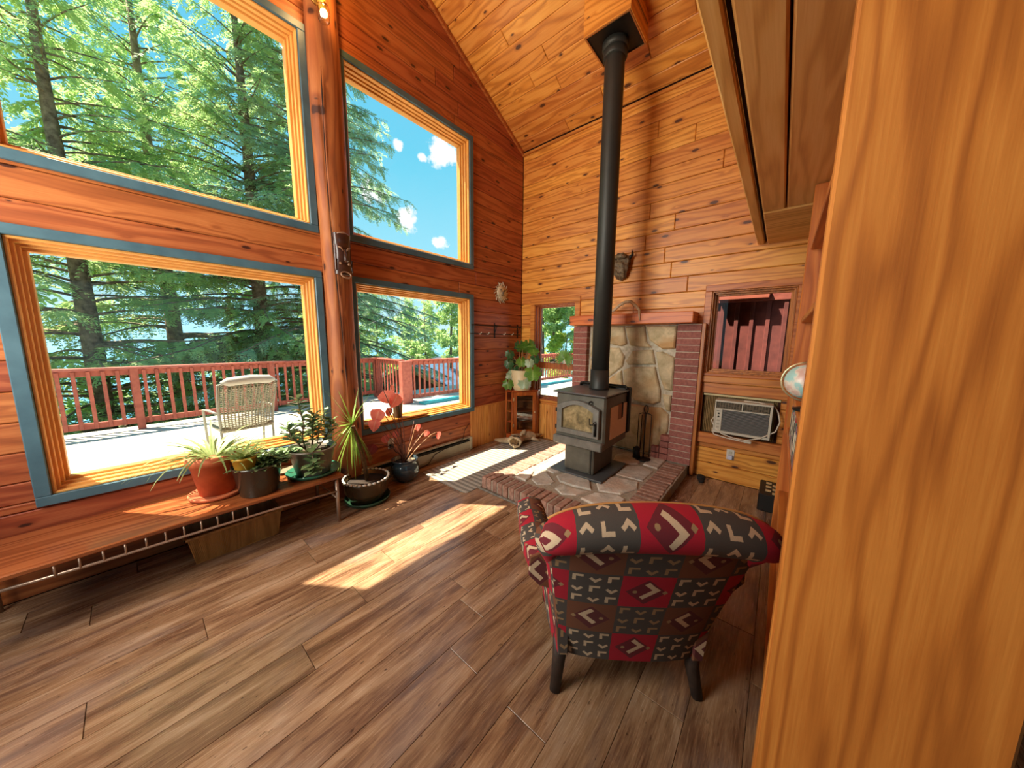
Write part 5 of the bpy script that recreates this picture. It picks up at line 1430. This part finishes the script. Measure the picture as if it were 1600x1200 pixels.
MB().ball((0, -.045, .125), .074, 28, 18).build('sphere', globem(), gb)
MB().tube([(.0, -.045 + .083 * cos(a_ / 12 * pi - pi / 2), .125 + .083 * sin(a_ / 12 * pi - pi / 2)) for a_ in range(13)], .004, 6).build('meridian_arm', brs, gb)
# black box with pale slots on the floor at the far end of the bookcase
kb = thing('checkered_box', 'low black box with cream checks on the floor by the far end of the bookcase', 'box', (-.30, -3.24, 0))
MB().box(-.20, .18, -.16, .10, .0005, .16, .008).build('box', plain('matt_black', hx('15120f'), .5), kb)
cm_ = plain('cream_check', hx('d7c18e'), .5); ck = None
for i in range(6):
    for j in range(4):
        if (i + j) % 2: continue
        if ck is None: ck = MB().box(-.022, .022, -.02, .02, 0, .003).build('check', cm_, kb); ck.location = (-.14 + i * .05, -.11 + j * .048, .1602)
        else: share(ck, (-.14 + i * .05, -.11 + j * .048, .1602), (0, 0, 0), kb)
dk_ = MB(); 
for (c, r, s) in (((0, 0, .028), .05, (1.3, .8, .55)), ((.06, .02, .02), .035, (1.2, 1, .55)), ((-.06, -.01, .018), .035, (1.2, .8, .5))): dk_.ball(c, r, 12, 8, s, .12, 3)
dk_ = dk_.build('crumpled_cloth', plain('black_cloth', hx('1a1512'), .9)); dk_.location = (-.13, -2.64, 0); tag(dk_, 'small crumpled black cloth on the floor by the wall beside the hearth', 'cloth')
hb = MB().ball((0, 0, 0), .045, 12, 8, (.5, .5, 1.5)).build('hanging_bag', bpy.data.materials['black_cloth']); hb.location = (-1.255, -3.235, .42)
bpy.data.objects.remove(hb)

# ================================================================== OUTDOORS
deck_m = wood('sun_bleached_deck', axis='x', across='y', light=hx('d9d3c6'), mid=hx('cfc8ba'), dark=hx('b3ab9d'), knots=False, var=.12, rough=.7)
redw = plain('red_stained_rail', hx('b4604e'), .7, nz=1, scale=14, col2=hx('93463a'), rnd=.2)
deck = struct(MB().box(-7.5, 7.0, .175, 4.95, -.30, -.045).build('deck', plain('deck_frame_wood', hx('8b857b'), .8)))
struct(MB().box(.175, 7.0, -1.2, .17, -.30, -.045).build('deck_east', plain('deck_frame_wood2', hx('8b857b'), .8)))
y = .19; 
while y < 4.9:
    MB().piece([(-7.5, y), (7.0, y), (7.0, y + .137), (-7.5, y + .137)], (0, 0, -.04), (1, 0, 0), (0, 1, 0), (0, 0, 1), .034, .004, 0).build('deck_board', deck_m, deck)
    y += .142
y = -1.15
while y < .1:
    MB().piece([(.20, y), (7.0, y), (7.0, y + .137), (.20, y + .137)], (0, 0, -.04), (1, 0, 0), (0, 1, 0), (0, 0, 1), .034, .004, 0).build('deck_board', deck_m, bpy.data.objects['deck_east'])
    y += .142
RH = 1.02
def railing(label, p0, p1, posts=()):
    p0, p1 = Vector(p0), Vector(p1); d = p1 - p0; L = d.length; a = atan2(d.y, d.x)
    t = thing('deck_railing', label, 'railing', (p0.x, p0.y, -.006), a)
    MB().box(0, L, -.07, .07, RH - .035, RH, .005).build('cap_rail', redw, t)
    MB().box(0, L, -.019, .019, RH - .125, RH - .035, .004).build('upper_rail', redw, t)
    MB().box(0, L, -.019, .019, .10, .19, .004).build('lower_rail', redw, t)
    n = int(L / .135); b0 = None
    for i in range(n):
        x = (i + .5) * L / n
        if b0 is None: b0 = MB().box(-.021, .021, -.040, -.019, .10, RH - .05, .003).build('baluster', redw, t); b0.location = (x, 0, 0)
        else: share(b0, (x, 0, 0), (0, 0, 0), t)
    for x in posts: MB().box(x - .045, x + .045, -.06, .045, 0, RH - .035, .006).build('post', redw, t)
    return t
railing('long red-stained deck railing opposite the left window', (-7.4, 4.72, 0), (.02, 4.72, 0), (1.6, 3.4, 5.2))
railing('short red deck railing turning back towards the house beyond the post', (.05, 4.70, 0), (.0, 3.50, 0))
railing('red deck railing seen through the lower window by the corner, running off to the east', (.16, 3.40, 0), (6.9, 3.05, 0), (2.4, 4.6))
cp = MB().box(-.10, .16, 3.34, 3.48, 0, RH - .03, .006).build('corner_post', redw); tag(cp, 'broad red corner post of the deck railing lit by the sun', 'post')
cp = MB().box(-.06, .12, 4.68, 4.80, 0, RH - .03, .006).build('corner_post', redw); tag(cp, 'red corner post at the far outer turn of the deck railing', 'post')
railing('east end deck railing seen through the small window', (6.92, 3.05, 0), (6.92, -1.1, 0), (1.9,))
tq = MB().piece([(.25, 3.02), (6.85, 2.70), (6.85, 2.86), (.25, 3.24)], (0, 0, -.006), (1, 0, 0), (0, 1, 0), (0, 0, 1), .05, .01).build('turquoise_hose_mat', plain('turquoise_vinyl', hx('3fb6bd'), .4))
tag(tq, 'flat turquoise strip laid on the deck at the foot of the railing', 'mat')

# wicker patio chair on the deck
pc = thing('wicker_patio_chair', 'grey woven patio chair with a padded head cushion out on the deck', 'patio chair', (-3.13, 1.75, -.005), .10)
wk = plain('grey_wicker', hx('9d9480'), .7, nz=1, scale=60, col2=hx('6a6250'), bmp=.6); fr = plain('grey_frame_tube', hx('8d8a80'), .5)
b = MB(); n_ = 17
def wb(u, v): z = .38 + .58 * v; x = (2 * u - 1) * (.25 + .03 * v); return Vector((x, .12 - .20 * v ** 2 * 1.0 - .05 * cos((2 * u - 1) * 1.4), z))
for i in range(n_): b.tube([wb(i / (n_ - 1), j / 8) for j in range(9)], .007, 5)
for j in range(26): b.tube([wb(i / 8, j / 25) + Vector((0, .004 * (-1) ** i, 0)) for i in range(9)], .006, 5)
b.build('woven_back', wk, pc, kind='stuff')
for s in (-1, 1):
    MB().tube([(s * .26, .12, 0), (s * .26, .12, .38), (s * .275, .08, .66), (s * .285, -.06, .96)], .014, 8).build('back_post', fr, pc)
    MB().tube([(s * .28, .10, .60), (s * .31, .30, .62), (s * .31, .55, .60), (s * .29, .58, .0)], .014, 8).build('armrest', fr, pc)
MB().tube([(-.285, -.065, .955), (-.15, -.10, .985), (0, -.115, .995), (.15, -.10, .985), (.285, -.065, .955)], .014, 8).build('top_rail', fr, pc)
MB().box(-.27, .27, .08, .58, .36, .42, .02).build('seat', wk, pc)
cu_ = MB(); cu_.tube([(-.26, -.07, .975), (-.2, -.09, .99), (0, -.11, 1.005), (.2, -.09, .99), (.26, -.07, .975)], [.02, .05, .055, .05, .02], 12); cu_.build('head_cushion', plain('grey_cushion', hx('b5b0a8'), .85), pc)
pc2 = None

# exterior wing with red vertical siding, opposite the right-hand window
sd_m = plain('red_stained_siding', hx('844038'), .75, nz=1, scale=10, col2=hx('66302b'), rnd=.25)
wing = thing('red_siding_wing', 'red board-and-batten outside wall close beyond the right-hand window', 'outside wall', (0, 0, 0))
MB().box(1.28, 1.5, -5.2, -1.9, -1.0, 2.9).build('sheathing', plain('siding_backing', hx('4b211d'), .9), wing)
y = -5.15; s0_ = None
while y < -1.95:
    if s0_ is None: s0_ = MB().box(1.262, 1.28, -.075, .075, -1.0, 2.02, .003).build('siding_board', sd_m, wing); s0_.location = (0, y + .08, 0)
    else: share(s0_, (0, y + .08, 0), (0, 0, 0), wing)
    y += .165
y = -5.15; b0_ = None
while y < -1.95:
    if b0_ is None: b0_ = MB().box(1.24, 1.262, -.022, .022, -1.0, 2.02, .003).build('batten', sd_m, wing); b0_.location = (0, y, 0)
    else: share(b0_, (0, y, 0), (0, 0, 0), wing)
    y += .165
MB().box(1.23, 1.28, -5.2, -1.9, 2.02, 2.30, .005).build('fascia', redw, wing)
MB().box(1.16, 1.24, -3.0, -2.46, 2.05, 2.16, .005).build('short_fascia_block', plain('orange_red_board', hx('b9614a'), .7), wing)
MB().box(1.22, 1.56, -5.3, -1.8, 2.9, 2.98, .01).build('eave', sd_m, wing)

# neighbouring shed with blue shingles below the deck
A = Vector((2.9, 8.0, .45)); d1 = Vector((1.6, -1.4, -1.2)); d2 = Vector((.75, .66, 0)).normalized()
shd = thing('blue_roofed_shed', 'low shed with a blue-grey shingled roof beyond the deck railing', 'shed', (0, 0, 0))
nr = d1.cross(d2).normalized(); d1n = d1.normalized(); Ls = d1.length + .25
MB().piece([(0, 0), (Ls, 0), (Ls, 9), (0, 9)], A, d1n, d2, nr, .03, .005, -.05).build('roof_deck', plain('tar_board', hx('4a5360'), .9), shd)
shm = plain('blue_shingle', hx('4c7092'), .85, nz=1, scale=30, col2=hx('375673'), rnd=.35)
rg3 = random.Random(2); s_sh = None
for r in range(10):
    a0 = Ls - .22 - r * .235
    for c_ in range(26):
        o_ = A + d1n * (a0) + d2 * (c_ * .345 + (.17 if r % 2 else 0)) + nr * (.030 + .0)
        if s_sh is None:
            s_sh = MB().piece([(0, 0), (.25, 0), (.25, .335), (0, .335)], (0, 0, 0), d1n, d2, nr, .014, .003).build('shingle', shm, shd); s_sh.location = o_
        else: share(s_sh, o_, (0, 0, 0), shd)
e1 = Vector((-d1.x, -d1.y, d1.z)).normalized()
nl = d2.cross(e1).normalized()
MB().piece([(0, 0), (Ls, 0), (Ls, 9), (0, 9)], A, e1, d2, nl, .04, .005, -.05).build('roof_deck', bpy.data.materials['tar_board'], shd)
tanb = plain('tan_bargeboard', hx('c9a070'), .8)
for e_ in (d1n, e1):
    MB().piece([(0, -.16), (Ls, -.16), (Ls, 0), (0, 0)], A - d2 * .04, e_, Vector((0, 0, 1)), -d2, .04, .004).build('bargeboard', tanb, shd)
P0 = A + d2 * .1; B1 = P0 + d1; B2 = P0 + Vector((-d1.x, -d1.y, d1.z))
MB().add([P0, B1, (B1.x, B1.y, -3.2), (B2.x, B2.y, -3.2), B2, P0 + d2 * 8, B1 + d2 * 8, (B1.x + d2.x * 8, B1.y + d2.y * 8, -3.2)], [(0, 4, 3, 2, 1), (1, 2, 7, 6)]).build('shed_wall', plain('brown_shed_wall', hx('6b4a3a'), .85), shd)

# ground, lake, far mountain
gm = plain('forest_floor', hx('5f6a3a'), .95, nz=1, scale=.6, col2=hx('4a4028'), det=6)
def gz(x, y):
    d = max(0.0, y - 5); e = max(0.0, x - 6)
    return -3.0 - .14 * d - .05 * e - (.0 if d < 1 else .35 * sin(x * .3) * sin(y * .23))
b = MB(); b.grid(lambda u, v: (-90 + 200 * u, -22 + 122 * v, gz(-90 + 200 * u, -22 + 122 * v)), 50, 40)
struct(b.build('ground', gm))
lk_ = struct(MB().box(-900, 900, 95, 700, -17.2, -17).build('lake', plain('lake_water', hx('4f93b8'), .12)))
def mz(x): return 60 + 26 * sin(x * .006 + 1) + 14 * sin(x * .017) + 6 * sin(x * .05)
b = MB(); b.grid(lambda u, v: (-900 + 1900 * u, 560 + 300 * v, -17 + (mz(-900 + 1900 * u) * min(1, v * 1.25) ** 1.3)), 120, 10)
mt2 = b.build('mountain', plain('blue_hazy_forest', hx('5f8fae'), .95, nz=1, scale=.02, col2=hx('4f7f9e'))); tag(mt2, 'hazy blue mountain slope across the lake', 'mountain')
b = MB(); b.grid(lambda u, v: (520 + 300 * v, 540 - 1000 * u, -17 + (50 + 14 * sin(u * 17) + 8 * sin(u * 41)) * min(1, v * 1.2) ** 1.2), 90, 8)
mt3 = b.build('mountain', bpy.data.materials['blue_hazy_forest']); tag(mt3, 'hazy blue ridge to the east beyond the trees', 'mountain')

# ------------------------------------------------------------------ conifers
def leafy(name, a, b2, tr=.3):
    m, nt, b = new_mat(name)
    n = noise(nt, coords(nt, 'Object'), 1.3, 4, .6); n2 = noise(nt, coords(nt, 'Object'), 14, 2, .6)
    c = ramp(nt, (n * .6 + n2 * .4).clamp(), [(.35, a), (.65, b2)])
    lk(nt, c, b.inputs['Base Color']); b.inputs['Roughness'].default_value = .6
    out = nt.nodes['Material Output']; tl = nt.nodes.new('ShaderNodeBsdfTranslucent'); lk(nt, c, tl.inputs[0])
    mx = nt.nodes.new('ShaderNodeMixShader'); mx.inputs[0].default_value = tr
    lk(nt, b.outputs[0], mx.inputs[1]); lk(nt, tl.outputs[0], mx.inputs[2]); lk(nt, mx.outputs[0], out.inputs[0])
    return m
needle_m = leafy('spruce_needles', hx('98ba7c'), hx('d4e69c'), .5)
needle_b = leafy('shaded_fir_needles', hx('8fb08e'), hx('c8dcae'), .5)
birch_m = leafy('yellow_green_leaves', hx('a5c050'), hx('dde57c'), .5)
bark = plain('grey_brown_bark', hx('a08975'), .95, nz=1, scale=8, col2=hx('4d3a2e'), bmp=.8)

def np_mesh(name, V, Fc, mat, parent, kind=None):
    """V (n,3), Fc (m,k) arrays -> mesh object"""
    me = bpy.data.meshes.new(name); n, k = Fc.shape
    me.vertices.add(len(V)); me.vertices.foreach_set('co', V.astype(np.float32).ravel())
    me.loops.add(n * k); me.loops.foreach_set('vertex_index', Fc.astype(np.int32).ravel())
    me.polygons.add(n); me.polygons.foreach_set('loop_start', np.arange(0, n * k, k, dtype=np.int32)); me.polygons.foreach_set('loop_total', np.full(n, k, dtype=np.int32))
    me.materials.append(mat); me.update(calc_edges=True)
    o = bpy.data.objects.new(name, me); COL.objects.link(o); o.parent = parent
    if kind: o['kind'] = kind
    return o

def conifer_arrays(rng, H, R, z0, twigs_per_m, tw, droop, nb, dens=1.0):
    """needle sprays: every twig is a tapering strip of two crossed triangles; also the branch tubes"""
    tv = []; bv = []
    for i in range(nb):
        t = (i + rng.random()) / nb; z = z0 + (H - z0) * t
        L = R * (1 - t) ** .75 * rng.uniform(.65, 1.12) + .25
        a = rng.uniform(0, 2 * pi); lift = rng.uniform(.0, .35) * (1 - t) + .5 * t
        dirh = np.array([cos(a), sin(a), 0.0]); n = max(3, int(L / .25))
        s = np.linspace(0, 1, n + 1)
        P = dirh[None] * (L * s)[:, None] + np.array([0, 0, z]) + np.outer(L * (lift * s - droop * s ** 2.0 + .12 * s ** 4), [0, 0, 1])
        bv.append((P, .035 * (1 - t) + .012))
        m = int(L * twigs_per_m * dens)
        u = rng.uniform(.12, 1.0, m) ** .8
        idx = np.minimum((u * n).astype(int), n - 1); fr_ = u * n - idx
        q = P[idx] * (1 - fr_)[:, None] + P[idx + 1] * fr_[:, None]
        side = np.where(rng.random(m) < .5, -1.0, 1.0)
        perp = np.array([-sin(a), cos(a), 0.0])
        tl = tw * (1.15 - .6 * u) * rng.uniform(.6, 1.3, m)
        d = dirh[None] * rng.uniform(.25, .9, m)[:, None] + perp[None] * (side * rng.uniform(.4, 1.0, m))[:, None]
        d[:, 2] -= rng.uniform(.05, .9, m)
        d /= np.linalg.norm(d, axis=1)[:, None]
        tv.append(np.concatenate([q, d, tl[:, None]], axis=1))
    return np.concatenate(tv), bv

def sprays(T, rng, k=5, w=.045, ln=.16):
    """k small needle tufts along every twig, each a narrow quad pair"""
    q, d, L = T[:, :3], T[:, 3:6], T[:, 6]
    up = np.array([0, 0, 1.0]); s = np.cross(d, up); s /= (np.linalg.norm(s, axis=1)[:, None] + 1e-6)
    nrm = np.cross(s, d); V = []; n = len(q)
    for j in range(k):
        f = (j + .3) / k; c = q + d * (L * f)[:, None]; c[:, 2] -= L * .25 * f * f
        for sg in (-1, 1):
            dd = d * .75 + s * (sg * rng.uniform(.35, .8, n))[:, None] + nrm * rng.uniform(-.35, .25, n)[:, None]
            dd /= np.linalg.norm(dd, axis=1)[:, None]
            ll = (ln * (1.1 - .5 * f) * rng.uniform(.7, 1.2, n))[:, None]
            ws = np.cross(dd, nrm); ws /= (np.linalg.norm(ws, axis=1)[:, None] + 1e-6)
            ww = w * rng.uniform(.6, 1.2, n)[:, None]
            V += [c, c + dd * ll * .5 + ws * ww * .5, c + dd * ll, c + dd * ll * .5 - ws * ww * .5]
    V = np.stack(V, axis=1).reshape(-1, 3)
    F_ = np.arange(len(V)).reshape(-1, 4)
    return V, F_

def branches_mesh(name, bv, parent, H, r0, z0=-.2, lean=0.0):
    Vs = []; Fs = []; off = 0
    def tube(P, r, k=5, r1=None):
        nonlocal off
        n = len(P); ang = np.arange(k) * 2 * pi / k
        d = P[-1] - P[0]; d = d / np.linalg.norm(d)
        up = np.array([0, 0, 1.0]) if abs(d[2]) < .9 else np.array([1.0, 0, 0])
        a = np.cross(d, up); a /= np.linalg.norm(a); b_ = np.cross(d, a)
        rr = np.linspace(r, r1 if r1 is not None else r * .25, n)
        ring = P[:, None, :] + (rr[:, None, None]) * (np.cos(ang)[None, :, None] * a + np.sin(ang)[None, :, None] * b_)
        Vs.append(ring.reshape(-1, 3))
        i = np.arange(n - 1)[:, None] * k; j = np.arange(k)[None]; j2 = (j + 1) % k
        Fs.append(np.stack([off + i + j, off + i + j2, off + i + k + j2, off + i + k + j], axis=-1).reshape(-1, 4)); off += n * k
    for P, r in bv: tube(P, r)
    if bv: np_mesh('branches', np.concatenate(Vs), np.concatenate(Fs), bark, parent, kind='stuff')
    t = MB(); t.tube([(0, 0, z0), (.03, 0, H * .3), (-.03, .02, H * .65), (0, 0, H)], [r0, r0 * .8, r0 * .45, .02], 12); t.build('trunk', bark, parent)

protos = {}
def make_conifer(key, loc, label, H, R, z0, tpm, tw, droop, nb, k, w, ln, mat, r0, seed, group=None, name='conifer'):
    rng = np.random.default_rng(seed)
    t = thing(name, label, 'tree', loc, rng.uniform(0, 6.28), group)
    T, bv = conifer_arrays(rng, H, R, z0, tpm, tw, droop, nb)
    V, F_ = sprays(T, rng, k, w, ln); np_mesh('foliage', V, F_, mat, t, kind='stuff')
    branches_mesh('branches', bv, t, H, r0)
    protos[key] = t; return t
def copy_tree(src, loc, rz, sc, label, group=None):
    r = src.copy(); COL.objects.link(r); r.location = loc; r.rotation_euler = (0, 0, rz); r.scale = (sc, sc, sc)
    r['label'] = label
    if group: r['group'] = group
    for c in list(src.children): d = c.copy(); COL.objects.link(d); d.parent = r
    return r
make_conifer('near', (-1.35, 8.9, -3.6), 'big spruce filling the left windows, its trunk behind the deck railing', 17, 3.4, 1.5, 17, .55, .42, 260, 8, .036, .115, needle_m, .24, 1)
make_conifer('near2', (.35, 8.6, -3.7), 'tall drooping fir directly behind the log post, reaching into the upper window', 17.5, 4.1, 2.0, 17, .5, .55, 270, 8, .034, .11, needle_b, .20, 2)
make_conifer('mid', (-4.6, 9.6, -3.7), 'spruce at the far left beyond the patio chair', 16, 3.3, 1.0, 13, .55, .40, 210, 7, .045, .13, needle_m, .22, 3)
copy_tree(protos['mid'], (-3.0, 12.5, -4.2), 1.0, 1.15, 'dark spruce standing back between the two big left-hand trees')
make_conifer('far', (7.5, 20.5, -6.2), 'mid-distance fir left of the pole-like trunk in the lower window', 10.6, 2.3, .5, 7, .55, .3, 110, 3, .13, .32, needle_m, .14, 4)
FT = [((3.2, 19.5, -6), .85, 'short fir just right of the corner rail post'), ((5.3, 26, -7), 1.0, 'fir in the middle of the lower window between two lighter trees'), ((10.4, 19.5, -6), 1.02, 'fir whose tip pokes over the sill of the upper window'),
      ((12.5, 23.5, -6.6), 1.12, 'fir behind the one that tops the upper window sill'), ((14.5, 18.0, -6), .95, 'fir at the right edge of the lower window'), ((1.5, 30, -8), 1.1, 'distant fir showing left of the corner post'), ((-7.5, 15, -5), 1.5, 'fir beyond the far left edge of the deck'),
      ((20, 12.5, -5.5), 1.1, 'fir seen high in the small window, left side'), ((24, 9.5, -5.5), 1.25, 'fir seen in the small window, far right side'), ((-9.5, 10, -4.5), 1.6, 'dark fir past the end of the deck at the far left'), ((17, 26, -7), 1.2, 'tall distant fir far out beyond the blue roof'),
      ((4.6, 16.5, -5.6), .95, 'light fir standing just behind the short railing turn'), ((6.6, 17.5, -5.8), 1.0, 'fir left of centre in the lower window by the corner'), ((9.2, 15.8, -5.5), .92, 'lower bushy fir over the blue roof')]
for i, (p, s, l) in enumerate(FT): copy_tree(protos['far'], p, i * 1.3, s, l)
# pale broadleaf trees and slim bare-trunked pines
def leaf_tree(key, loc, label, H, R, n, seed, mat, size=.14, z0=.35, r0=.07):
    rng = np.random.default_rng(seed); t = thing('broadleaf_tree' if mat is birch_m else 'pine_tree', label, 'tree', loc)
    cz = rng.uniform(z0, 1, n) ** .8; rad = R * np.sqrt(rng.random(n)) * np.sin(np.clip((cz - z0) / (1 - z0), .03, .97) * pi) ** .6; a = rng.uniform(0, 2 * pi, n)
    cl = np.round(rng.random((24, 3)) * 1, 3)
    c = np.stack([rad * np.cos(a), rad * np.sin(a), cz * H], 1)
    # gather into clumps
    cc = np.stack([R * .8 * (cl[:, 0] * 2 - 1) * .8, R * .8 * (cl[:, 1] * 2 - 1) * .8, (z0 + (1 - z0) * cl[:, 2]) * H], 1)
    nn = np.argmin(((c[:, None] - cc[None]) ** 2).sum(2), 1); c = c * .55 + cc[nn] * .45
    d = rng.normal(size=(n, 3)); d /= np.linalg.norm(d, axis=1)[:, None]; e = np.cross(d, rng.normal(size=(n, 3))); e /= np.linalg.norm(e, axis=1)[:, None]
    V = np.stack([c, c + d * size * .5 + e * size * .3, c + d * size, c + d * size * .5 - e * size * .3], 1).reshape(-1, 3)
    np_mesh('foliage', V, np.arange(len(V)).reshape(-1, 4), mat, t, kind='stuff')
    MB().tube([(0, 0, -.3), (.1, .05, H * .4), (-.05, .1, H * .75), (0, 0, H * .97)], [r0 * 1.2, r0, r0 * .6, .015], 8).build('trunk', bark, t)
    protos[key] = t; return t
leaf_tree('bl', (5.6, 14.5, -4.6), 'yellow-green broadleaf tree low behind the blue-roofed shed', 4.8, 1.6, 5200, 5, birch_m, .17, .2)
for i, (p, s, l) in enumerate([((.9, 9.6, -3.6), .72, 'yellow-green shrub glowing behind the balusters left of the corner post'), ((-2.5, 7.6, -3.5), .62, 'sunny green shrub below the big spruce, behind the railing'), ((8.6, 15.5, -5), 1.0, 'yellow-green broadleaf tree above the blue roof'),
                                 ((15.5, 8.2, -4.2), 1.35, 'bright yellow-green tree at the right of the small window'), ((21, 6.8, -4.5), 1.35, 'yellow-green tree further off in the middle of the small window'), ((-5.5, 7.8, -3.5), .7, 'sunny shrub under the spruce at the far left'), ((17.5, 6.6, -4.4), 1.1, 'low yellow-green tree behind the east end railing')]):
    copy_tree(protos['bl'], p, i * 1.9, s, l)
leaf_tree('pi', (13.8, 9.1, -4.4), 'slim pine trunk nearest the left edge of the small window', 13, 1.5, 5200, 6, needle_m, .22, .42, .11)
for i, (p, s, l) in enumerate([((15.0, 9.0, -4.4), 1.0, 'slim grey pine trunk, second from the left in the small window'), ((17.6, 8.3, -4.5), 1.05, 'slim pine in the middle of the small window'), ((20.5, 8.9, -4.8), 1.1, 'slim pine standing well back in the small window'), ((14.8, 6.9, -4.3), .95, 'slim pine at the right of the small window beside the brick pillar'),
                                 ((6.9, 10.2, -4.2), .74, 'slim orange-barked pine at the right edge of the lower window')]):
    copy_tree(protos['pi'], p, i * 2.3, s, l)
cb = MB().tube([(-.9, 6.2, 1.25), (.9, 5.6, 2.15), (2.6, 5.0, 3.4)], .006, 5).build('overhead_wire', plain('pale_wire', hx('d8dcdc'), .5)); tag(cb, 'thin pale wire slanting across the view of the lower window', 'wire')
wp = MB().tube([(-.9, 6.2, 1.25), (-.9, 6.2, -3.6)], .03, 8).build('wire_stake', redw, cb)
